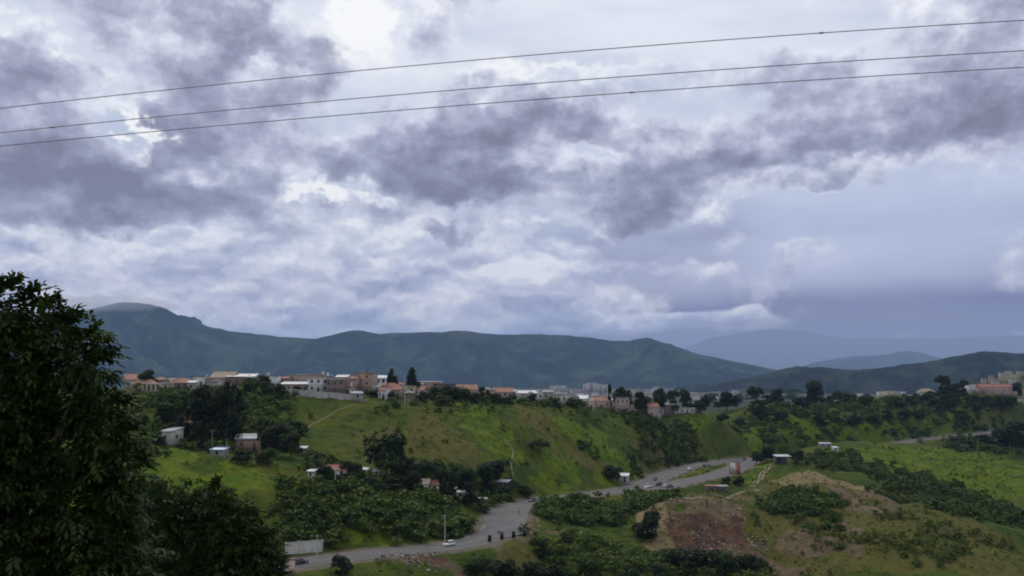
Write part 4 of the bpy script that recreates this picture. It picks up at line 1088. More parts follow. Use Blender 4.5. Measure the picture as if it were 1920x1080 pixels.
def billboard():
    m, nt, b = new_mat('faded_poster'); Ex.nt = nt
    tc = nt.nodes.new('ShaderNodeTexCoord'); s = nt.nodes.new('ShaderNodeSeparateXYZ'); nt.links.new(tc.outputs['Object'], s.inputs[0])
    x, z = Ex(s.outputs[0]), Ex(s.outputs[2]); n = noise(tc.outputs['Object'], 0.9, 4, 0.6, dim='3D'); n2 = noise(tc.outputs['Object'], 2.5, 4, 0.6, dim='3D')
    def rgb(c):
        q = nt.nodes.new('ShaderNodeRGB'); q.outputs[0].default_value = (*c, 1); return q.outputs[0]
    c = mixc(n2.step(.4, .65), rgb((.62, .56, .50)), rgb((.40, .36, .32)))
    c = mixc((x + (n - .5) * 1.6 + z * .2).step(1.2, 1.7), c, rgb((.36, .13, .10)))
    c = mixc((n + x * .06).step(.56, .62) * .8, c, rgb((.30, .11, .09)))
    c = mixc((x * -1 + (n2 - .5)).step(2.2, 2.6), c, rgb((.16, .15, .16)))
    nt.links.new(c, b.inputs['Base Color']); b.inputs['Roughness'].default_value = .7
    p = hit(1378, 894); k = ppm(p.y); w, h = 19 / k, 21 / k
    root = bpy.data.objects.new('billboard', None); COL.objects.link(root); root.location = p; root.rotation_euler[2] = math.radians(-10); tag(root, 'faded red and white roadside billboard beside the branching roads', 'billboard')
    z0 = W(1378, 889, p.y).z - p.z
    part('panel', [(-w / 2, w / 2, -.08, .08, z0, z0 + h)], m, root)
    part('frame', [(-w / 2 - .12, w / 2 + .12, -.12, .10, z0 - .15, z0 - .002), (-w / 2 - .12, w / 2 + .12, -.12, .10, z0 + h + .002, z0 + h + .14), (-w / 2 - .12, -w / 2 - .002, -.12, .1, z0, z0 + h), (w / 2 + .002, w / 2 + .12, -.12, .1, z0, z0 + h)], roofm('rust'), root)
    for q in (-w * .3, w * .3):
        V, Fq = cone_seg((q, .2, -1), (q, .2, z0 + h * .9), .13, .11, 8); part_vf('post', V, Fq, STEEL, root, True)
billboard()

for _px, _py, _lab in [(918, 1017, 'dark upright road board, leftmost of four at the junction'), (941, 1013, 'dark upright road board below the motorcycle, second of four'), (963, 1010, 'dark upright road board, third of four from the left'), (983.5, 1007, 'dark upright road board, rightmost of four at the junction')]:
    _p = hit(_px, _py); _k = ppm(_p.y); _w, _h = 6.4 / _k, 13.5 / _k
    _r = bpy.data.objects.new('road_board', None); COL.objects.link(_r); _r.location = _p; tag(_r, _lab, 'board', 'dark road boards at the junction')
    part('panel', [(-_w / 2, _w / 2, -.04, .04, .18, _h)], DARKM, _r)
    part('frame', [(-_w / 2 - .05, -_w / 2 - .002, -.06, .06, .1, _h + .05), (_w / 2 + .002, _w / 2 + .05, -.06, .06, .1, _h + .05), (-_w / 2, _w / 2, -.06, .06, _h + .002, _h + .05)], STEEL, _r)
    for _q in (-_w * .35, _w * .35):
        part('leg', [(_q - .05, _q + .05, -.35, .35, -.3, .09), (_q - .04, _q + .04, -.03, .03, .091, .178)], STEEL, _r)
    KEEP_CLEAR.append((_p.x, _p.y, 2.0))

def pillar():
    p = hit(546, 1074); k = ppm(p.y); h = 24 / k
    root = bpy.data.objects.new('gate_pillar', None); COL.objects.link(root); root.location = p; tag(root, 'pinkish gate pillar beside the road at the lower left trees', 'pillar')
    part('shaft', [(-.75, .75, -.6, .6, -1, h)], simple_mat('pink_plaster', (.55, .40, .36), .9, dirt=.2), root)
    part('cap', [(-.9, .9, -.75, .75, h, h + .22)], wallm('brick'), root)
    KEEP_CLEAR.append((p.x, p.y, 2.0))
pillar()

# ------------------------------------------------------------------ vehicles and people
CARP = {}
def carp(c):
    if c not in CARP:
        col = {'white': (.70, .70, .70), 'navy': (.012, .02, .05), 'black': (.012, .012, .014), 'grey': (.20, .21, .22), 'red': (.28, .03, .025), 'silver': (.45, .46, .48), 'brown': (.22, .10, .07)}[c]
        m, nt, b = new_mat('car_paint_' + c); b.inputs['Base Color'].default_value = (*col, 1); b.inputs['Roughness'].default_value = .3; b.inputs['Coat Weight'].default_value = .5
        Ex.nt = nt; tc = nt.nodes.new('ShaderNodeTexCoord'); nt.links.new((noise(tc.outputs['Object'], 2.0, 4, .6, dim='3D') * .3 + .2).v, b.inputs['Roughness'])
        CARP[c] = m
    return CARP[c]
TYRE = simple_mat('tyre_rubber', (.015, .015, .015), .9); RIM = simple_mat('wheel_rim', (.4, .4, .41), .4, .7); LAMP = simple_mat('lamp_lens', (.6, .6, .58), .2, spec=.6); TAIL = simple_mat('tail_lamp_lens', (.3, .02, .02), .3)
def loft(secs):
    """quad skin through equal-length cross sections, closed at both ends"""
    n = len(secs[0]); V = np.concatenate(secs); i = np.arange(n); j = (i + 1) % n
    Fq = [np.stack([q * n + i, q * n + j, (q + 1) * n + j, (q + 1) * n + i], -1) for q in range(len(secs) - 1)]
    m = n // 2
    for base in (0, (len(secs) - 1) * n):
        Fq.append(np.array([(base + q, base + q + 1, base + n - 2 - q, base + n - 1 - q) for q in range(m - 1)]))
    return V, np.concatenate(Fq)
def car(name, label, pos, yaw, paint, kind='hatch', cat='car', group=None):
    root = bpy.data.objects.new(name, None); COL.objects.link(root); root.location = pos; root.rotation_euler[2] = yaw; tag(root, label, cat, group)
    pm = carp(paint)
    L = {'hatch': 3.9, 'sedan': 4.4, 'pickup': 5.0}[kind]
    # body shell: sections along x (front at +x); each section is half-width, sill and shoulder heights
    prof = {'hatch': [(-1.0, .62, .35, .80), (-.97, .74, .28, .95), (-.75, .80, .22, .98), (.3, .82, .22, .95), (.75, .80, .24, .82), (.95, .72, .28, .70), (1.0, .60, .36, .60)],
            'sedan': [(-1.0, .62, .35, .80), (-.97, .74, .28, .92), (-.7, .82, .22, .95), (.3, .84, .22, .94), (.75, .82, .24, .84), (.95, .74, .28, .72), (1.0, .60, .36, .62)],
            'pickup': [(-1.0, .78, .45, 1.02), (-.97, .84, .40, 1.08), (-.5, .86, .36, 1.08), (.3, .86, .36, 1.08), (.75, .84, .38, 1.02), (.96, .78, .40, .95), (1.0, .68, .46, .82)]}[kind]
    secs = []
    for t, hw, z0, z1 in prof:
        x = t * L / 2
        secs.append(np.array([(x, -hw * .9, z0), (x, -hw, z0 + .18), (x, -hw, z1 - .12), (x, -hw * .88, z1), (x, hw * .88, z1), (x, hw, z1 - .12), (x, hw, z0 + .18), (x, hw * .9, z0)]))
    V, Fq = loft(secs); part_vf('body', V, Fq, pm, root, True)
    cb = {'hatch': (-.93, -.72, .10, .48, .93, 1.45), 'sedan': (-.72, -.42, .12, .46, .92, 1.42), 'pickup': (-.22, -.12, .28, .52, 1.05, 1.66)}[kind]
    xa, xb, xc, xd, zb, zt = cb
    def ring(z, s, e, hw): return np.array([(s * L / 2, -hw, z), (e * L / 2, -hw, z), (e * L / 2, hw, z), (s * L / 2, hw, z)])
    zm = zb + (zt - zb) * .86
    f = .86
    V = np.concatenate([ring(zb, xa, xd, .74), ring(zm, xa + (xb - xa) * f, xd + (xc - xd) * f, .60)]); Fq = box_vf(0, 1, 0, 1, 0, 1)[1]
    cg = part_vf('cabin_glass', V, Fq, GLASS, root)
    V = np.concatenate([ring(zm, xa + (xb - xa) * f - .02, xd + (xc - xd) * f + .02, .61), ring(zt, xb + .02, xc - .02, .52)]); part_vf('roof', V, Fq, pm, root)
    for s in (-1, 1):
        for q in ((xa + xb) / 2 + .02, (xb + xc) / 2 + .05, (xc + xd) / 2):
            top = q + (.02 if q > 0.2 else 0)
            V, F2 = cone_seg((q * L / 2, s * .755, zb), ((q * .8 + (xb + xc) / 2 * .2) * L / 2, s * .62, zm + .02), .045, .04, 5); part_vf('pillar', V, F2, pm, cg)
    for sx in (-.62, .62):
        for s in (-1, 1):
            r = .31 if kind != 'pickup' else .37
            y0 = s * (.82 if kind != 'pickup' else .86)
            V, F2 = cone_seg((sx * L / 2, y0 - s * .18, r), (sx * L / 2, y0 + s * .02, r), r, r, 14)
            cap = np.array([[0 + 14, 1 + 14, 2 + 14, 3 + 14]])
            w = part_vf('wheel', V, F2, TYRE, root, True)
            V, F2 = cone_seg((sx * L / 2, y0 + s * .015, r), (sx * L / 2, y0 + s * .05, r), r * .68, r * .05, 14); part_vf('rim', V, F2, RIM, w)
    for s in (-1, 1):
        zl = prof[-2][3] - .16
        part('headlight', [(L / 2 * .94, L / 2 * .985, s * .62 - .13, s * .62 + .13, zl, zl + .13)], LAMP, root)
        part('tail_lamp', [(-L / 2 * .995, -L / 2 * .95, s * .66 - .09, s * .66 + .09, .62, .82)], TAIL, root)
    part('bumper', [(L / 2 * .97, L / 2 * 1.02, -.66, .66, .32, .46)], pm, root); part('bumper', [(-L / 2 * 1.02, -L / 2 * .97, -.68, .68, .34, .48)], pm, root)
    if kind == 'pickup':
        part('cargo_bed', [(-L / 2 * .9, -L / 2 * .28, -.7, .7, 1.085, 1.12)], DARKM, root)
    KEEP_CLEAR.append((pos.x, pos.y, 4.0))
    return root
def on_road(px, py):
    p = hit(px, py); l = np.concatenate([v[0] for v in ROAD_LINES.values()]); q = np.concatenate([np.gradient(v[0], axis=0) for v in ROAD_LINES.values()])
    i = ((l[:, 0] - p.x) ** 2 + (l[:, 1] - p.y) ** 2).argmin()
    p.z = max(p.z, l[i, 2] - .02) if math.hypot(l[i, 0] - p.x, l[i, 1] - p.y) < 12 else p.z
    return p, math.atan2(q[i, 1], q[i, 0])
def car_px(name, label, px, py, paint, kind='sedan', flip=False, off=None, cat='car', group='vehicles on the road'):
    p, a = on_road(px, py)
    if off is not None: a = math.radians(off)
    return car(name, label, p, a + (math.pi if flip else 0), paint, kind, cat, group)
car_px('car', 'white hatchback driving left on the lower road behind the tall pole', 842, 1024, 'white', 'hatch', True)
car_px('car', 'dark blue car parked at the left end of the road', 562, 1058, 'navy', 'sedan')
car_px('car', 'dark car with bright windscreen coming into the junction', 998, 941, 'black', 'sedan', True)
car_px('car', 'dark car beyond the bushes on the middle stretch of road', 1087, 930, 'black', 'hatch')
car_px('car', 'grey car rightmost on the bushy middle stretch of road', 1123, 926, 'grey', 'sedan')
car_px('car', 'small dark car alone on the upper carriageway bend', 1228, 901, 'black', 'hatch', True)
car_px('car', 'white car at the fork, leftmost of the waiting group', 1214, 915, 'white', 'sedan', True)
car_px('car', 'dark pickup in the middle of the group at the fork', 1237, 911, 'black', 'pickup')
car_px('car', 'white van-like hatchback at the fork beside the dark pickup', 1247, 914, 'white', 'hatch')
car_px('car', 'black sedan, rightmost of the group at the fork', 1257, 914, 'black', 'sedan')
car_px('car', 'white car on the upper road beyond the grassy island', 1293, 880, 'white', 'hatch', True)
car_px('car', 'dark car left of its neighbour near the top of the grassy island', 1321, 876, 'black', 'hatch')
car_px('car', 'grey car nearest the billboard on the upper road', 1329, 874, 'grey', 'sedan')
car_px('pickup_truck', 'reddish-brown pickup behind the billboard', 1396, 863, 'brown', 'pickup', cat='truck')
car_px('car', 'white pickup, left of the vehicles on the far right road', 1862, 811, 'white', 'pickup', True)
car_px('car', 'silver car between two others on the far right road', 1873, 809, 'silver', 'sedan', True)
car_px('car', 'white hatchback, right of the vehicles on the far right road', 1882, 808, 'white', 'hatch', True)

SKIN = simple_mat('brown_skin', (.20, .11, .075), .6); HAIR = simple_mat('dark_hair', (.012, .01, .009), .7)
def cloth(c): 
    k = 'cl_' + str(c)
    if k not in CM: CM[k] = simple_mat('cloth', c, .9, var=.2, scale=6)
    return CM[k]
def skin_mesh(name, verts, edges, radii, mat, root=0):
    """continuous tapered surface grown along a skeleton"""
    me = bpy.data.meshes.new(name); me.from_pydata(verts, edges, []); o = bpy.data.objects.new(name, me); COL.objects.link(o)
    md = o.modifiers.new('s', 'SKIN')
    for i, r in enumerate(radii): me.skin_vertices[0].data[i].radius = (r, r); me.skin_vertices[0].data[i].use_root = (i == root)
    o.modifiers.new('d', 'SUBSURF').levels = 1
    dg = bpy.context.evaluated_depsgraph_get(); em = bpy.data.meshes.new_from_object(o.evaluated_get(dg))
    bpy.data.objects.remove(o); em.name = name; em.materials.clear(); em.materials.append(mat)
    return em
def person(label, pos, yaw, top, legs, sit=False, group=None):
    root = bpy.data.objects.new('person', None); COL.objects.link(root); root.location = pos; root.rotation_euler[2] = yaw; tag(root, label, 'person', group)
    if not sit:
        v = [(0, 0, .95), (0, 0, 1.15), (0, 0, 1.40), (0, .01, 1.50), (0, .02, 1.58), (0, .02, 1.70), (-.19, 0, 1.40), (-.24, .02, 1.12), (-.23, .10, .88), (-.23, .12, .78), (.19, 0, 1.40), (.25, 0, 1.12), (.24, .06, .87), (.24, .08, .77),
             (-.10, 0, .88), (-.11, .05, .50), (-.11, 0, .09), (-.12, .14, .05), (.10, 0, .88), (.12, -.03, .50), (.12, -.10, .09), (.13, .03, .05)]
    else:
        v = [(0, 0, .78), (0, .03, .98), (0, .10, 1.22), (0, .12, 1.32), (0, .13, 1.40), (0, .13, 1.52), (-.19, .10, 1.22), (-.25, .22, 1.00), (-.25, .42, .98), (-.24, .50, .98), (.19, .10, 1.22), (.25, .22, 1.00), (.25, .42, .98), (.24, .50, .98),
             (-.11, .05, .76), (-.22, .36, .70), (-.22, .30, .34), (-.22, .42, .30), (.11, .05, .76), (.22, .36, .70), (.22, .30, .34), (.22, .42, .30)]
    e = [(0, 1), (1, 2), (2, 3), (3, 4), (4, 5), (2, 6), (6, 7), (7, 8), (8, 9), (2, 10), (10, 11), (11, 12), (12, 13), (0, 14), (14, 15), (15, 16), (16, 17), (0, 18), (18, 19), (19, 20), (20, 21)]
    r = [.13, .12, .13, .06, .085, .07, .06, .045, .036, .035, .06, .045, .036, .035, .085, .062, .045, .04, .085, .062, .045, .04]
    me = skin_mesh('body', v, e, r, SKIN)
    # cloth colours follow the body itself: shirt above the hips, trousers below
    me.materials.append(cloth(top)); me.materials.append(cloth(legs)); me.materials.append(HAIR)
    hip = v[0][2]
    for p in me.polygons:
        c = p.center
        if c.z > v[4][2] + .03 and c.y < v[5][1] + .02: p.material_index = 3
        elif c.z > v[3][2]: p.material_index = 0
        elif c.z > hip - .04 and not (abs(c.x) > .2 and c.z < v[7][2]) and not (sit and c.y > .3): p.material_index = 1
        elif sit and abs(c.x) > .2 and c.z > .9: p.material_index = 0
        elif abs(c.x) > .19 and c.z > hip - .2 and not sit: p.material_index = 0
        else: p.material_index = 2
        p.use_smooth = True
    add_obj('body', me, root)
    return root
def motorcycle(label, px, py, off):
    p, a = on_road(px, py)
    if off is not None: a = math.radians(off)
    root = bpy.data.objects.new('motorcycle', None); COL.objects.link(root); root.location = p; root.rotation_euler[2] = a - math.pi / 2; tag(root, label, 'motorcycle')
    for y in (-.65, .68):
        t = np.linspace(0, 2 * math.pi, 18, endpoint=False); s = np.linspace(0, 2 * math.pi, 6, endpoint=False)
        V = np.array([((.06 * math.cos(b)), y + (.27 + .06 * math.sin(b)) * math.cos(c), .33 + (.27 + .06 * math.sin(b)) * math.sin(c)) for c in t for b in s])
        Fq = np.array([(i * 6 + j, i * 6 + (j + 1) % 6, ((i + 1) % 18) * 6 + (j + 1) % 6, ((i + 1) % 18) * 6 + j) for i in range(18) for j in range(6)])
        w = part_vf('wheel', V, Fq, TYRE, root, True)
        V, Fq = join([cone_seg((0, y, .33), (0, y + .26 * math.cos(c), .33 + .26 * math.sin(c)), .012, .012, 4) for c in t[::3]]); part_vf('spokes', V, Fq, RIM, w)
    V, Fq = join([cone_seg((0, -.65, .33), (0, -.1, .55), .04, .05), cone_seg((0, -.1, .55), (0, .42, .72), .05, .05), cone_seg((0, .68, .33), (0, .42, .95), .035, .035), cone_seg((0, -.1, .35), (0, .3, .4), .13, .11)]); part_vf('frame', V, Fq, DARKM, root)
    V, Fq = loft([np.array([(-.1 * k, y, z - .09), (.1 * k, y, z - .09), (.1 * k, y, z + .07), (-.1 * k, y, z + .07)]) for y, z, k in ((.02, .78, .7), (.12, .84, 1.3), (.32, .86, 1.2), (.45, .86, .5))]); part_vf('fuel_tank', V, Fq, carp('red'), root)
    V, Fq = loft([np.array([(-.11, y, z - .06), (.11, y, z - .06), (.11, y, z), (-.11, y, z)]) for y, z in ((-.72, .86), (-.3, .80), (.02, .78))]); part_vf('saddle', V, Fq, DARKM, root)
    V, Fq = join([cone_seg((-.33, .33, 1.0), (0, .44, .98), .018, .018), cone_seg((0, .44, .98), (.33, .33, 1.0), .018, .018)]); part_vf('handlebar', V, Fq, STEEL, root)
    V, Fq = cone_seg((0, .50, .85), (0, .60, .85), .06, .09, 10); part_vf('headlight', V, Fq, LAMP, root)
    return p, a
_p, _a = motorcycle('motorcycle carrying two white-shirted riders at the junction', 938, 1001, 172)
_c, _s = math.cos(_a), math.sin(_a)
person('front rider in white shirt seated on the motorcycle', _p + Vector((-_c * .10, -_s * .10, 0)), _a - math.pi / 2, (.6, .6, .6), (.03, .03, .04), True)
person('rear rider in white shirt seated behind on the motorcycle', _p + Vector((-_c * .50, -_s * .50, .04)), _a - math.pi / 2, (.62, .62, .60), (.03, .03, .05), True)
person('person in dark clothes standing at the junction edge', hit(973, 966), 1.2, (.03, .03, .035), (.02, .02, .03))
person('person in dark top walking by the bushes right of the junction', hit(1002, 981), 2.4, (.05, .04, .04), (.04, .05, .10))
person('person in dark clothes on the dirt terrace above the earth face', hit(1269, 944), 0.4, (.05, .03, .03), (.03, .03, .03))
person('person in white top on the dirt terrace by the bushes', hit(1245, 937), 2.0, (.6, .6, .58), (.05, .05, .07))

# ------------------------------------------------------------------ single trees
T = tree_px
ORD = ['first', 'second', 'third', 'fourth', 'fifth', 'sixth', 'seventh', 'eighth', 'ninth', 'tenth', 'eleventh', 'twelfth', 'thirteenth', 'fourteenth', 'fifteenth', 'sixteenth', 'seventeenth', 'eighteenth', 'nineteenth', 'twentieth']
def belt(rows, where, group, marks, d=None):
    """a belt of look-alike trees: each label says size, tone, shape and the landmark it stands at"""
    rows = sorted(rows); seen = {}
    for px, py, h, w, k, c in rows:
        tone = {id(DARK): 'dark', id(DEEP): 'blackish', id(MID): 'mid-green', id(BRN): 'brownish'}.get(id(c), 'green')
        size = 'tall' if h > 45 else 'small' if h < 24 else 'middling'
        shape = {'round': 'round-crowned', 'tall': 'upright', 'bush': 'bushy', 'umbrella': 'spreading', 'cone': 'pointed'}[k]
        m = min(marks, key=lambda q: abs(q[0] - px))
        rel = 'level with' if abs(m[0] - px) < 8 else ('left of' if px < m[0] else 'right of')
        key = (size, tone, shape, rel, m[1]); seen.setdefault(key, []).append((px, py, h, w, k, c))
    for (size, tone, shape, rel, mk), lst in seen.items():
        for i, (px, py, h, w, k, c) in enumerate(lst):
            lab = f'{size} {tone} {shape} tree {rel} {mk}' + (f', {ORD[i]} from left' if len(lst) > 1 else '')
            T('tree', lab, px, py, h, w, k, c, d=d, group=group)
T('tree', 'dark rounded tree between the red roofs at the left of the ridge', 278, 716, 22, 32, 'round', DARK, d=428)
T('conifer', 'dark pointed conifer on the ridge, the shorter left one of two', 735, 729, 36, 34, 'cone', DEEP, d=452)
T('conifer', 'dark pointed conifer on the ridge, the taller right one of two', 772, 729, 38, 38, 'cone', DEEP, d=452)
T('bush', 'round dark bush in front of the grey shed on the ridge', 996, 752, 17, 19, 'bush', DEEP, d=496, cat='bush')
T('tree', 'palm-like dark tree right of the small white ridge house', 904, 750, 24, 15, 'tall', DARK, d=476)
T('tree', 'thin palm-like tree beside the terracotta row house', 916, 750, 20, 12, 'tall', DARK, d=480)
T('tree', 'very thin dark tree on the skyline of the central ridge', 1143, 752, 30, 9, 'tall', DEEP, d=566)
RID = 'dark trees behind the central ridge houses'
belt([(px, py, h, w, k, DARK) for px, py, h, w, k in [(1170, 752, 24, 40, 'round'), (1200, 756, 20, 34, 'round'), (1240, 756, 26, 36, 'round'), (1262, 757, 24, 26, 'tall'), (1286, 757, 26, 28, 'round'), (1310, 768, 16, 26, 'round'), (1320, 758, 16, 18, 'round')]], '', RID,
     [(1167, 'the pinkish two-storey house'), (1205, 'the grey shed below it'), (1257, 'the small white-roofed house'), (1283, 'the lowest whitish house')], d=640)
T('tree', 'broad dark tree left of the umbrella-shaped ridge tree', 1363, 768, 32, 40, 'round', DEEP, d=700)
T('tree', 'umbrella-shaped dark tree standing clear on the eastern skyline', 1415, 757, 32, 36, 'umbrella', DEEP, d=760)
T('tree', 'small round skyline tree right of the umbrella-shaped tree', 1458, 757, 28, 26, 'round', DARK, d=780)
T('tree', 'largest dark domed tree on the eastern skyline', 1532, 760, 44, 44, 'round', DEEP, d=800)
T('tree', 'tall dark blocky tree on the eastern ridge beside the villa', 1769, 752, 46, 30, 'tall', DEEP, d=880)
T('tree', 'dark rounded tree joined to the right of the tall blocky tree', 1790, 752, 32, 36, 'round', DEEP, d=884)
T('tree', 'narrow dark tree left of the white eastern house', 1808, 748, 34, 18, 'tall', DEEP, d=890)
T('tree', 'small dark tree at the right end of the long pink house', 1905, 742, 24, 26, 'round', DARK, d=930)
EAS = 'dark trees crowding the eastern ridge'
rg = random.Random(5); _rows = []
for i in range(46):
    px = 1330 + i * 12.6 + rg.uniform(-6, 6); py = rg.uniform(757, 800) if i % 3 else rg.uniform(752, 764)
    if 1830 < px: py = max(py, 762)
    s = rg.uniform(0.7, 1.25)
    _rows.append((px, py, 20 * s, 28 * s, rg.choice(['round', 'round', 'tall', 'bush']), rg.choice([DARK, DARK, DEEP, MID])))
belt(_rows, '', EAS, [(1363, 'the broad dark ridge tree'), (1415, 'the umbrella-shaped skyline tree'), (1458, 'the small round skyline tree'), (1532, 'the largest domed skyline tree'), (1610, 'the leftmost eastern house'), (1672, 'the small cream eastern house'), (1738, 'the cream two-storey villa'), (1790, 'the tall blocky tree pair'), (1829, 'the white flat-roofed eastern house'), (1880, 'the long pink house')])
HOL = 'dark trees filling the hollow on the left'
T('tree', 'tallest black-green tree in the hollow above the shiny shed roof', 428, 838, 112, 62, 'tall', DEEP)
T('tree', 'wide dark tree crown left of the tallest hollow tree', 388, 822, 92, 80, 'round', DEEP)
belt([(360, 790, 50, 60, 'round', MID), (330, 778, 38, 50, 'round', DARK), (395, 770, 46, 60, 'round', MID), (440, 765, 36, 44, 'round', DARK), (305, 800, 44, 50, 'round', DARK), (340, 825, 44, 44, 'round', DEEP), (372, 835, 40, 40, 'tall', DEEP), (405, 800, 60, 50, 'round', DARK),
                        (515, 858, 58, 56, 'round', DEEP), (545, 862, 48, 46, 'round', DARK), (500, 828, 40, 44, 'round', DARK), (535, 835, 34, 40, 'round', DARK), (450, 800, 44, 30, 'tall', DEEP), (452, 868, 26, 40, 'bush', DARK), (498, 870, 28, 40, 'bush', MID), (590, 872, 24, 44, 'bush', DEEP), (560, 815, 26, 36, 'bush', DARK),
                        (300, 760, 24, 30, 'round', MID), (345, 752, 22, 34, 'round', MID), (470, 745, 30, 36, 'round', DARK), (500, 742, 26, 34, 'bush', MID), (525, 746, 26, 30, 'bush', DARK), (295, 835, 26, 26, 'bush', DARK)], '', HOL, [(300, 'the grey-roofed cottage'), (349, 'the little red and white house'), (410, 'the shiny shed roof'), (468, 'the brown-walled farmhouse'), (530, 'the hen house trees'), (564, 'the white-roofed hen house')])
T('tree', 'big round solitary tree with short trunk below the main hill', 724, 900, 82, 92, 'round', DARK)
T('tree', 'flat-topped tree with bare trunk alone on the green slope', 1011, 852, 26, 40, 'umbrella', BRN)
FOOT = 'dark trees along the foot of the main hill'
belt([(610, 895, 22, 40, 'bush', DARK), (655, 895, 28, 40, 'round', DEEP), (670, 905, 26, 36, 'round', DARK), (760, 905, 44, 44, 'round', DEEP), (790, 905, 40, 46, 'round', DARK), (775, 928, 44, 40, 'round', DEEP), (830, 925, 44, 44, 'round', DARK), (846, 952, 62, 40, 'tall', DEEP), (870, 925, 46, 48, 'round', DARK),
                        (880, 950, 44, 34, 'tall', DEEP), (905, 920, 50, 48, 'round', DARK), (935, 905, 40, 44, 'round', DEEP), (915, 932, 30, 40, 'bush', DARK), (950, 932, 26, 36, 'bush', MID), (985, 930, 22, 34, 'bush', MID), (700, 925, 30, 50, 'bush', DARK), (740, 922, 28, 46, 'bush', DEEP), (860, 905, 30, 36, 'round', MID), (820, 890, 26, 34, 'bush', MID), (960, 915, 20, 26, 'bush', MID)], '', FOOT, [(633, 'the faded red roof'), (684, 'the small white foot-hill house'), (724, 'the big solitary round tree'), (793, 'the first white bungalow'), (820, 'the brown-roofed bungalow'), (864, 'the whitish roadside stall'), (906, 'the kiosk with white awning'), (941, 'the tilted white shed roof')])
CREST = 'dark bushy trees along the crest of the main hill'
belt([(795, 752, 18, 34, 'bush', DARK), (818, 750, 24, 36, 'bush', DARK), (845, 751, 26, 40, 'round', DARK), (868, 753, 24, 36, 'bush', DEEP), (830, 757, 16, 40, 'bush', MID), (888, 755, 18, 26, 'bush', DARK), (930, 754, 16, 30, 'bush', DARK), (955, 755, 14, 28, 'bush', MID), (1035, 760, 14, 28, 'bush', DARK), (1075, 762, 16, 34, 'bush', MID),
      (705, 744, 15, 30, 'bush', DARK), (728, 747, 14, 26, 'bush', DARK), (496, 728, 24, 30, 'round', DARK), (522, 726, 22, 28, 'round', DARK), (560, 734, 12, 30, 'bush', DARK), (470, 728, 20, 30, 'bush', MID)], '', CREST, [(801, 'the orange-tan ridge house'), (833, 'the dark flat-roofed ridge house'), (876, 'the bright orange ridge roof'), (938, 'the terracotta row house'), (1048, 'the house with dark openings'), (715, 'the sagging red roof'), (507, 'the white-walled dark-roofed house'), (552, 'the glaring white shed roof'), (451, 'the long white metal roof')])
T('bush', 'black-green spreading bush behind the white roadside shed', 1146, 898, 24, 44, 'bush', DEEP, cat='bush')
T('bush', 'very dark ball-shaped bush left of the earth face', 1216, 1012, 52, 54, 'bush', DEEP, cat='bush')
T('tree', 'dark tree clump immediately left of the knoll hut', 1437, 868, 30, 36, 'round', DEEP)
T('tree', 'dark low tree at the left of the clump near the knoll hut', 1418, 872, 24, 30, 'round', DARK)
T('tree', 'dark tree immediately right of the knoll hut', 1493, 869, 24, 36, 'round', DEEP)
T('bush', 'dark bush below the billboard, larger right one', 1386, 909, 15, 24, 'bush', DEEP, cat='bush')
T('bush', 'dark bush below the billboard, smaller left one', 1362, 908, 14, 18, 'bush', DARK, cat='bush')
T('bush', 'round dark bush on the near road verge at lower left', 641, 1076, 34, 40, 'bush', DEEP, cat='bush')
T('bush', 'dark round bush beside a whitish post below the junction', 1016, 1048, 34, 26, 'bush', DEEP, cat='bush')
T('bush', 'greyish shrub right of the bush with the whitish post', 1060, 1030, 30, 32, 'bush', BRN, cat='bush')
T('tree', 'black mass of a large tree at the right edge above the meadow', 1905, 856, 62, 64, 'round', DEEP)
T('tree', 'dark low tree left of the black mass at the right edge', 1850, 842, 26, 50, 'round', DEEP)
T('tree', 'dark bushy tree under the far right road', 1800, 842, 22, 54, 'bush', DARK)
T('tree', 'small dark tree before the vehicles on the far right road', 1872, 822, 14, 18, 'round', DEEP)
LOWT = 'dark trees along the bottom edge'
belt([(900, 1088, 40, 60, 'round', DARK), (950, 1092, 42, 60, 'bush', DEEP), (1000, 1095, 40, 56, 'round', DARK), (1055, 1098, 48, 54, 'tall', DARK), (1105, 1090, 40, 50, 'round', DARK), (1265, 1072, 40, 60, 'round', DARK), (1310, 1085, 50, 70, 'round', DEEP), (1360, 1088, 52, 66, 'round', DARK), (1400, 1090, 48, 60, 'round', DEEP), (1290, 1060, 26, 40, 'bush', MID), (1350, 1064, 28, 44, 'bush', MID), (1425, 1082, 36, 44, 'bush', DARK), (1240, 1095, 36, 50, 'bush', DARK), (1180, 1098, 36, 46, 'bush', DARK)], '', LOWT, [(900, 'the roadside rubble, bottom edge'), (1000, 'the post bush, bottom edge'), (1100, 'the greyish shrub, bottom edge'), (1216, 'the ball-shaped bush, bottom edge'), (1300, 'the reddish earth, bottom edge'), (1400, 'the rubbish slope, bottom edge')])

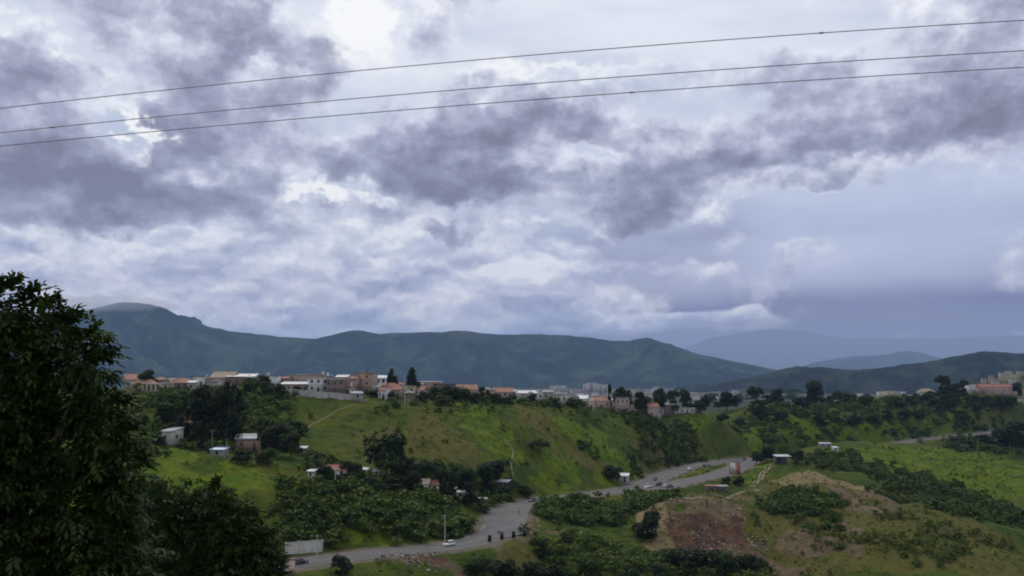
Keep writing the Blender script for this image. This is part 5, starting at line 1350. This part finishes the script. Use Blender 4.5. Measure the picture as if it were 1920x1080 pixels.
# ------------------------------------------------------------------ scrub: masses of low growth nobody could count
def low_unit(seed, n, size, kind='bush', nb=8):
    P, N, tint, C, R = crown_points(kind, seed, nb, n)
    V, Fq = leaf_quads(P, N, size, np.random.default_rng(seed + 3), flat=.35)
    return V, np.repeat(tint, 4)
UNITS = [low_unit(300 + i, 70, .30, nb=7) for i in range(7)]
FINE = [low_unit(320 + i, 112, .22, nb=9) for i in range(7)]
COARSE = [low_unit(380 + i, 44, .36, nb=6) for i in range(6)]
TUFT = [low_unit(340 + i, 12, .5, nb=5) for i in range(5)]
def scatter(name, label, polys, count, hr, wr=(1.0, 1.6), units=UNITS, col=(1, 1, 1), seed=1, clump=0.0, cat='scrub'):
    rng = np.random.default_rng(seed); pts = []
    wp = [world_poly(p) for p in polys]
    area = np.array([(max(q[0] for q in p) - min(q[0] for q in p)) * (max(q[1] for q in p) - min(q[1] for q in p)) for p in wp])
    for p, a in zip(wp, area):
        n = int(count * a / area.sum() * 2.4) + 6
        x = rng.uniform(min(q[0] for q in p), max(q[0] for q in p), n); y = rng.uniform(min(q[1] for q in p), max(q[1] for q in p), n)
        jx = x + fbm(x, y, 18, 3, seed + 300) * 30 + rng.normal(size=n) * 1.5; jy = y + fbm(x, y, 18, 3, seed + 310) * 44 + rng.normal(size=n) * 2.5
        ok = in_poly(p, jx, jy)
        if clump: ok &= vnoise(x, y, 14, seed + 200) > clump + rng.uniform(-.12, .12, n)
        d, _ = road_near(x, y); ok &= d > 1.5
        for cx, cy, r in KEEP_CLEAR: ok &= (x - cx) ** 2 + (y - cy) ** 2 > r * r
        pts.append(np.stack([x[ok], y[ok]], -1))
    pts = np.concatenate(pts)[:count * 2]
    z = height(pts[:, 0], pts[:, 1])
    Vs, Ts, Hs = [], [], []
    for (x, y), zz in zip(pts, z):
        V, tn = units[rng.integers(len(units))]
        h = hr[0] + (hr[1] - hr[0]) * rng.random() ** 1.6 * 1.15; w = h * rng.uniform(*wr); a = rng.uniform(0, 6.283); c, s = math.cos(a), math.sin(a)
        q = V * (w, w, h); Vs.append(np.stack([q[:, 0] * c - q[:, 1] * s + x, q[:, 0] * s + q[:, 1] * c + y, q[:, 2] + zz - .1], -1)); Ts.append(np.clip(tn * .5 + rng.uniform(0, .55), 0, 1)); Hs.append(np.full(len(V), max(0.0, rng.normal(.15, .45)) if rng.random() < .75 else 1.0))
    V = np.concatenate(Vs); Fq = np.arange(len(V)).reshape(-1, 4)
    me = mesh_tinted(name, V, Fq, np.concatenate(Ts), SCRUB); at = me.attributes.new('hue', 'FLOAT', 'POINT'); at.data.foreach_set('value', np.clip(np.concatenate(Hs), 0, 1).astype(np.float32))
    o = add_obj(name, me); o.color = (*col, 1)
    stuff(o, label, cat)
    return o
scatter('scrub', 'dense dark shrubs on the bank above the lower road', [[(470, 925), (620, 925), (760, 945), (870, 950), (905, 1000), (840, 1012), (700, 1025), (610, 1030), (520, 1010)]], 900, (1.6, 4.2), col=(.80, .88, .80), seed=2, units=FINE)
scatter('scrub', 'leafy shrubs around the houses at the foot of the main hill', [[(560, 855), (700, 900), (900, 900), (960, 930), (900, 955), (800, 935), (650, 915), (580, 900)], [(290, 745), (470, 745), (560, 800), (540, 850), (430, 850), (290, 830)]], 800, (1.2, 3.2), col=(.80, .88, .82), seed=3)
scatter('scrub', 'dark scrub band running down the hillside above the road', [[(1150, 785), (1260, 785), (1310, 800), (1275, 810), (1290, 850), (1310, 868), (1240, 860), (1200, 825)], [(1068, 828), (1105, 828), (1120, 845), (1080, 846)], [(1180, 862), (1240, 872), (1210, 892), (1160, 880)]], 760, (1.5, 3.6), col=(.62, .70, .70), seed=4)
scatter('scrub', 'dark thicket in the gully beyond the spur', [[(1540, 850), (1600, 850), (1680, 875), (1760, 905), (1860, 945), (1920, 970), (1920, 985), (1800, 975), (1720, 945), (1640, 905), (1560, 880)], [(1490, 862), (1560, 850), (1580, 872), (1520, 876)]], 720, (1.6, 3.8), col=(.66, .74, .68), seed=5)
scatter('scrub', 'shrubs dotted over the dry right-hand slope', [[(1430, 945), (1560, 925), (1690, 960), (1800, 995), (1920, 1030), (1920, 1085), (1500, 1085), (1440, 1010)]], 620, (.6, 2.4), col=(1.1, 1.0, .82), units=FINE, seed=6, clump=.50)
scatter('scrub', 'shrubs growing over the spur below the knoll', [[(1430, 930), (1500, 925), (1580, 945), (1560, 1000), (1480, 1000), (1435, 970)]], 420, (1.4, 3.0), col=(.72, .80, .72), seed=7)
scatter('scrub', 'thick bushes between the road and the earth face', [[(1000, 948), (1100, 940), (1200, 930), (1245, 930), (1235, 945), (1190, 950), (1200, 1000), (1100, 985), (1010, 970)]], 800, (1.6, 3.8), col=(.78, .92, .76), seed=8, units=FINE)
scatter('scrub', 'dark undergrowth along the bottom of the view', [[(880, 1045), (1010, 1030), (1100, 1040), (1250, 1050), (1380, 1060), (1460, 1080), (1480, 1100), (880, 1100)]], 900, (1.4, 3.4), col=(.88, .94, .80), units=FINE, seed=9, clump=.30)
scatter('scrub', 'dark woodland undergrowth on the eastern hillside', [[(1330, 760, 690), (1450, 760, 820), (1560, 760, 880), (1700, 755, 920), (1920, 755, 990), (1960, 790, 940), (1800, 790, 870), (1660, 800, 775), (1540, 800, 735), (1420, 800, 668)], [(1760, 822), (1920, 815), (1920, 855), (1780, 845)]], 2900, (1.5, 5.2), col=(.60, .72, .64), units=COARSE, seed=10, clump=.30)
scatter('scrub', 'bushes along the crest of the main hill', [[(690, 745, 425), (780, 745, 438), (900, 745, 462), (1000, 745, 486), (1150, 755, 560), (1320, 765, 640), (1320, 765, 690), (1150, 755, 600), (1000, 745, 515), (880, 745, 484), (780, 745, 458), (690, 745, 440)], [(460, 740, 405), (540, 740, 415), (540, 740, 450), (460, 740, 445)]], 620, (1.2, 3.4), col=(.62, .74, .66), seed=11)
scatter('scrub', 'low bushes dotted over the main hillside', [[(560, 870), (700, 760), (850, 760), (1000, 765), (1280, 790), (1400, 800), (1380, 850), (1180, 905), (1000, 930), (900, 890), (740, 890)], [(1560, 840), (1900, 850), (1900, 950), (1750, 905)], [(1400, 790), (1700, 790), (1700, 825), (1420, 840)]], 1000, (.4, 1.8), col=(.88, .92, .82), seed=12, clump=.45)
scatter('grass_tussocks', 'rough grass tussocks covering the open slopes', [[(300, 850), (560, 905), (700, 770), (850, 758), (1000, 765), (1280, 790), (1400, 800), (1380, 850), (1180, 905), (1000, 930), (600, 925), (300, 905)], [(1390, 880), (1540, 878), (1700, 945), (1920, 1020), (1920, 1085), (1100, 1085), (1000, 1010), (1200, 950)], [(1560, 842), (1900, 850), (1900, 950), (1750, 905)]], 13000, (.25, .85), (1.2, 2.2), units=TUFT, col=(1.4, 1.25, .85), seed=13, cat='grass')
scatter('scrub', 'scrub on the slope behind the big left tree', [[(-150, 900, 260), (250, 900, 275), (290, 800, 350), (260, 740, 410), (-150, 740, 420)]], 420, (1.0, 4.0), col=(.66, .76, .68), units=COARSE, seed=16, clump=.35)
scatter('verge_plants', 'weeds along the road verges', [[(560, 1060), (900, 1030), (1000, 1005), (1010, 1020), (900, 1050), (640, 1080)], [(1240, 900), (1350, 870), (1378, 869), (1330, 894), (1270, 906)], [(1010, 990), (1100, 985), (1160, 1000), (1060, 1010)], [(1240, 920), (1320, 912), (1400, 915), (1400, 930), (1250, 935)]], 700, (.3, 1.1), (1.0, 2.0), units=TUFT, col=(1.1, 1.1, .8), seed=14, cat='weeds')

def litter(name, label, polys, count, seed):
    rng = np.random.default_rng(seed); Vs, Fs, cs, o = [], [], [], 0
    m, nt, b = new_mat('litter_and_rubble'); Ex.nt = nt
    at = nt.nodes.new('ShaderNodeAttribute'); at.attribute_name = 'tint'
    c = ramp(Ex(at.outputs['Fac']), [(0, (36, 32, 32)), (.5, (84, 74, 66)), (.75, (120, 106, 94)), (.9, (170, 168, 166)), (.96, (110, 52, 46)), (1, (80, 92, 120))])
    nt.links.new(c, b.inputs['Base Color']); b.inputs['Roughness'].default_value = .8
    for p in polys:
        wp = world_poly(p); xs = [q[0] for q in wp]; ys = [q[1] for q in wp]
        x = rng.uniform(min(xs), max(xs), count * 3); y = rng.uniform(min(ys), max(ys), count * 3)
        ok = in_poly(wp, x, y) & (vnoise(x, y, 5, seed + 60) > .42)
        for a, bb in list(zip(x[ok], y[ok]))[:count]:
            s = rng.uniform(.10, .40); V, Fq = box_vf(-s, s, -s * .6, s * .6, -s * .3, s * .45)
            V = V + rng.normal(size=V.shape) * s * .22; t = rng.uniform(0, 6.28); R = np.array(Matrix.Rotation(t, 3, Vector(rng.normal(size=3)).normalized()))
            Vs.append(V @ R.T + (a, bb, ground_z(a, bb) + s * .15)); Fs.append(Fq + o); o += 8; cs += [rng.random() ** .8] * 8
    ob = add_obj(name, mesh_tinted(name, np.concatenate(Vs), np.concatenate(Fs), cs, m)); stuff(ob, label, 'rubbish')
litter('rubbish', 'rubbish and rubble strewn down the reddish earth face', [[(1295, 985), (1330, 975), (1380, 990), (1440, 1010), (1440, 1040), (1380, 1045), (1300, 1030)]], 420, 5)
litter('rubbish', 'rubble and rubbish on the verge below the lower road', [[(700, 1042), (880, 1036), (900, 1050), (880, 1078), (710, 1078)]], 260, 6)
litter('stones', 'stones and clods lying on the bare earth face', [[(1200, 950), (1290, 943), (1400, 945), (1430, 990), (1470, 1040), (1380, 1046), (1280, 1040), (1215, 1010)]], 420, 15)
litter('rubbish', 'scattered pale stones and scraps right of the junction', [[(995, 985), (1075, 988), (1110, 1010), (1100, 1040), (1020, 1020)]], 60, 7)

# ------------------------------------------------------------------ the city in the valley
def city():
    rng = np.random.default_rng(8); Vs, Fs, cs, o = [], [], [], 0
    m, nt, b = new_mat('distant_buildings'); Ex.nt = nt
    at = nt.nodes.new('ShaderNodeAttribute'); at.attribute_name = 'tint'
    c = ramp(Ex(at.outputs['Fac']), [(0, (90, 76, 70)), (.3, (124, 102, 92)), (.5, (140, 132, 127)), (.75, (158, 155, 152)), (1, (178, 178, 178))])
    nt.links.new(c, b.inputs['Base Color']); b.inputs['Roughness'].default_value = .8
    for i in range(2600):
        px = rng.normal(1010, 190) if i % 5 else rng.uniform(300, 620)
        y = 2300 + 3200 * rng.random() ** .8 if i % 5 else rng.uniform(3800, 5600)
        if not 240 < px < 1420: continue
        x = (px - 960) / F_PX * y
        if vnoise(x, y, 320, 44) < .38: continue
        z = ground_z(x, y); w, d, h = rng.uniform(4, 10), rng.uniform(5, 12), rng.uniform(3, 7) * (1 if rng.random() < .93 else 2.2)
        V, Fq = box_vf(-w, w, -d, d, -3, h); a = rng.uniform(-.5, .5); R = np.array([[math.cos(a), -math.sin(a), 0], [math.sin(a), math.cos(a), 0], [0, 0, 1]])
        Vs.append(V @ R.T + (x, y, z)); Fs.append(Fq + o); o += 8
        t = rng.random(); cs += [t] * 4 + [t * .5 if rng.random() < .5 else t] * 4
    ob = add_obj('distant_city', mesh_tinted('distant_city', np.concatenate(Vs), np.concatenate(Fs), cs, m)); stuff(ob, 'far-off city spread over the valley floor below the mountains', 'city')
city()
def towers():
    g = 'far apartment blocks in the valley city'
    for px, y, h, w, lab in [(1101, 3900, 38, 16, 'far pale apartment block, first from the left in the valley city'), (1107, 3950, 42, 15, 'far pale apartment block, second from the left in the valley city'), (1114, 3900, 40, 14, 'far pale apartment block, third from the left in the valley city'), (1121, 3980, 36, 18, 'far pale apartment block just left of the thin dark tree'), (1132, 4000, 34, 14, 'far pale apartment block partly behind the thin dark tree'), (1040, 4100, 30, 20, 'far whitish slab block left of the apartment group'), (1056, 4200, 30, 12, 'far narrow tower left of the apartment group'), (1232, 4000, 26, 14, 'far pale block above the central ridge trees')]:
        x = (px - 960) / F_PX * y; z = ground_z(x, y)
        r = bpy.data.objects.new('apartment_block', None); COL.objects.link(r); r.location = (x, y, z); tag(r, lab, 'building', g)
        part('wall', [(-w, w, 0, 14, -3, h)], wallm('dirtywhite'), r); part('roof', [(-w - .5, w + .5, -.5, 14.5, h, h + 1)], roofm('slab'), r)
        for q in (-.5, .5):
            part('window_strip', [(q * w - w * .2, q * w + w * .2, -.12, -.004, 3, h - 3)], wallm('grey'), r)
towers()
def far_houses():
    rng = random.Random(4)
    for i, (px, py, y) in enumerate([(1846, 713, 1690), (1859, 708, 1740), (1870, 717, 1640), (1881, 702, 1790), (1893, 699, 1800), (1903, 713, 1690), (1914, 700, 1800)]):
        p = W(px, py, y)
        r = bpy.data.objects.new('house', None); COL.objects.link(r); r.location = p; r.rotation_euler[2] = rng.uniform(-.4, .4); tag(r, f'pale house on the far right hillside, {ORD[i]} from the left', 'house', FARH)
        w = rng.uniform(3.5, 5.5); part('wall', [(-w, w, 0, 9, -14, 3)], wallm(rng.choice(['block', 'tan', 'dirtywhite'])), r); part('roof', [(-w - .4, w + .4, -.4, 9.4, 3, 3.5)], roofm(rng.choice(['tan', 'slab', 'tile'])), r)
        for q in (-.5, .4): 
            wd = part('window', [(q * w - 1, q * w + 1, -.1, -.004, .8, 2.2)], GLASS, r)
mountain('hillside', [(1700, 740), (1790, 728), (1830, 716), (1860, 707), (1890, 699), (1920, 697), (1980, 694), (2100, 700), (2400, 730)], 1800, 745, 330, mountain_mat('scarred_hill', (.035, .048, .022), (.20, .17, .11), .012), 101, .5, 120, 40, 120)
far_houses()

# ------------------------------------------------------------------ the near trees on the camera's own slope
NEARLEAF = leaf_mat('glossy_leaves', (0.024, 0.052, 0.009), 0.18)
def near_tree(name, label, base, blobs, leaf, dens, seed, fingers=(), col=(1, 1, 1), spray=9):
    """crown of leafy sprays on many boughs; blobs are (px, py, radius px, distance)"""
    rng = np.random.default_rng(seed)
    root = bpy.data.objects.new(name, None); COL.objects.link(root); root.location = base; tag(root, label, 'tree')
    B = np.array(base); O, D, segs, Cs = [], [], [], []
    for px, py, rp, d in blobs:
        c = np.array(W(px - 18, py + 14, d)); r = rp * .86 * d / F_PX; Cs.append((c, r))
        n = int(4 * math.pi * r * r * dens)
        N = rng.normal(size=(n, 3)); N /= np.linalg.norm(N, axis=1)[:, None]
        lump = 1 + 0.32 * np.sin(N[:, 0] * 7 + c[0] * 5) * np.sin(N[:, 2] * 6 + c[2] * 3) + rng.normal(size=n) * .07
        rad = r * np.where(rng.random(n) < .6, lump, rng.uniform(.35, .95, n))
        O.append(c + N * rad[:, None]); D.append(N * .8 + np.array([0, 0, .15]) + rng.normal(size=(n, 3)) * .35)
    for px, py, tx, ty, d in fingers:
        a, b = np.array(W(px - 14, py + 6, d)), np.array(W(tx - 14, ty + 10, d))
        n = 16; t = rng.random(n)[:, None]
        O.append(a + (b - a) * t + rng.normal(size=(n, 3)) * .05); D.append(np.repeat(((b - a) / np.linalg.norm(b - a))[None], n, 0) + rng.normal(size=(n, 3)) * .35)
        segs.append(cone_seg(a - B, b - B, .02, .006, 5))
    O = np.concatenate(O); D = np.concatenate(D); D /= np.linalg.norm(D, axis=1)[:, None]
    n = len(O)
    side = np.cross(D, [0, 0, 1.0]); side /= np.linalg.norm(side, axis=1)[:, None] + 1e-6
    up = np.cross(side, D)
    Vs, Ts = [], []
    tn = rng.random(n)
    for k in range(spray):
        t = (k // 2 + .6) / (spray / 2); s = (1 if k % 2 else -1) * (0 if k == spray - 1 else 1)
        L = leaf * rng.uniform(.75, 1.25, n)[:, None]
        p = O + D * (t * leaf * 1.7) - np.array([0, 0, 1]) * (t * t * leaf * .55)
        dr = D * (.55 if s else 1.0) + side * s * .8 - np.array([0, 0, .28]) + rng.normal(size=(n, 3)) * .22
        dr /= np.linalg.norm(dr, axis=1)[:, None]
        wv = np.cross(dr, up); wv /= np.linalg.norm(wv, axis=1)[:, None] + 1e-6
        nz = np.cross(wv, dr); w = L * .22
        tip = p + dr * L - np.array([0, 0, 1]) * L * .15; mid = p + dr * L * .5
        Vs.append(np.stack([p, mid + wv * w + nz * w * .35, tip, mid - wv * w + nz * w * .35], 1)); Ts.append(np.repeat(np.clip(tn * .7 + rng.uniform(0, .3, n), 0, 1), 4))
    V = np.concatenate([v.reshape(-1, 3) for v in Vs]) - B
    q = np.arange(len(V)).reshape(-1, 4)
    Fq = np.concatenate([q[:, [0, 1, 2]], q[:, [0, 2, 3]]])
    me = mesh_tinted('crown', V, Fq, np.concatenate(Ts), NEARLEAF)
    c = add_obj('crown', me, root); c.color = (*col, 1)
    tr = []
    cm = np.mean([q[0] for q in Cs], 0) - B; fork = cm * .45
    r0 = np.linalg.norm(cm) * .03
    tr += [cone_seg((0, 0, -.6), fork * .5 + rng.normal(size=3) * .1, r0, r0 * .8, 10), cone_seg(fork * .5, fork, r0 * .8, r0 * .6, 10)]
    part_vf('trunk', *join(tr), BARK, root, True)
    for cc, r in Cs:
        m = fork + (cc - B - fork) * .5 + rng.normal(size=3) * .15
        V, Fq = join([cone_seg(fork, m, r0 * .42, r0 * .25, 7), cone_seg(m, cc - B, r0 * .25, r0 * .08, 7)] + [cone_seg(cc - B, cc - B + rng.normal(size=3) * r * .5, r0 * .08, .008, 5) for _ in range(4)]); part_vf('branch', V, Fq, BARK, root, True)
    for V, Fq in segs: part_vf('twig', V, Fq, BARK, root)
    return root
def gpos(x, y): return Vector((x, y, ground_z(x, y)))
near_tree('big_tree', 'big dark leafy tree filling the left edge close to the camera', gpos(-12.2, 22.5),
          [(15, 575, 48, 21), (75, 590, 40, 21.5), (115, 612, 42, 21), (-20, 640, 80, 22), (60, 655, 70, 21), (150, 650, 42, 21), (180, 668, 28, 20.5), (120, 715, 75, 21.5), (20, 740, 95, 21), (195, 745, 42, 21), (215, 800, 52, 21), (130, 820, 95, 21.5), (10, 850, 110, 21),
           (228, 862, 48, 21), (170, 920, 90, 21), (240, 930, 45, 21.5), (40, 970, 120, 21), (200, 1010, 85, 21), (90, 1080, 120, 21), (-120, 700, 120, 22.5), (-140, 880, 150, 22.5), (-260, 780, 150, 23.5), (-60, 560, 45, 22), (230, 1090, 80, 21.5), (-100, 1060, 140, 22)],
          .16, 34, 501, [(20, 540, 38, 514, 21), (60, 560, 72, 535, 21), (88, 575, 112, 548, 21), (130, 600, 152, 574, 21), (170, 630, 186, 600, 21), (170, 645, 216, 612, 20.5), (180, 665, 222, 652, 20.5), (160, 668, 205, 645, 20.5), (185, 690, 222, 690, 21), (210, 745, 246, 735, 21), (230, 790, 262, 780, 21), (255, 850, 284, 845, 21), (100, 590, 128, 572, 21), (5, 545, 14, 520, 21)], col=(.8, .82, .82))
near_tree('tree', 'dark bushy tree at lower left in front of the roadside wall', gpos(-15.5, 50),
          [(350, 960, 45, 48), (415, 950, 50, 48), (460, 985, 48, 48), (495, 1025, 42, 48), (520, 1065, 34, 48), (440, 1050, 75, 48), (360, 1040, 80, 48), (300, 960, 50, 47), (385, 915, 22, 48), (400, 1100, 90, 48), (500, 1095, 50, 48), (320, 1110, 80, 47), (480, 1000, 55, 48), (520, 1040, 40, 48), (440, 960, 45, 48), (535, 1085, 30, 48), (380, 940, 40, 48), (330, 930, 40, 48)], .22, 13, 502, [(470, 960, 490, 945, 48), (500, 1000, 522, 985, 48), (520, 1045, 546, 1035, 48), (320, 925, 318, 898, 47), (415, 915, 420, 893, 48)], col=(.75, .8, .8))
near_tree('tree', 'dark tree between the big left tree and the grassy terrace', gpos(-18.5, 62),
          [(285, 940, 45, 60), (310, 930, 34, 60), (260, 900, 40, 60), (300, 985, 60, 60), (250, 970, 60, 60), (260, 1050, 90, 60)], .26, 9, 503, [(300, 915, 305, 893, 60), (330, 930, 345, 915, 60)], col=(.7, .75, .75))
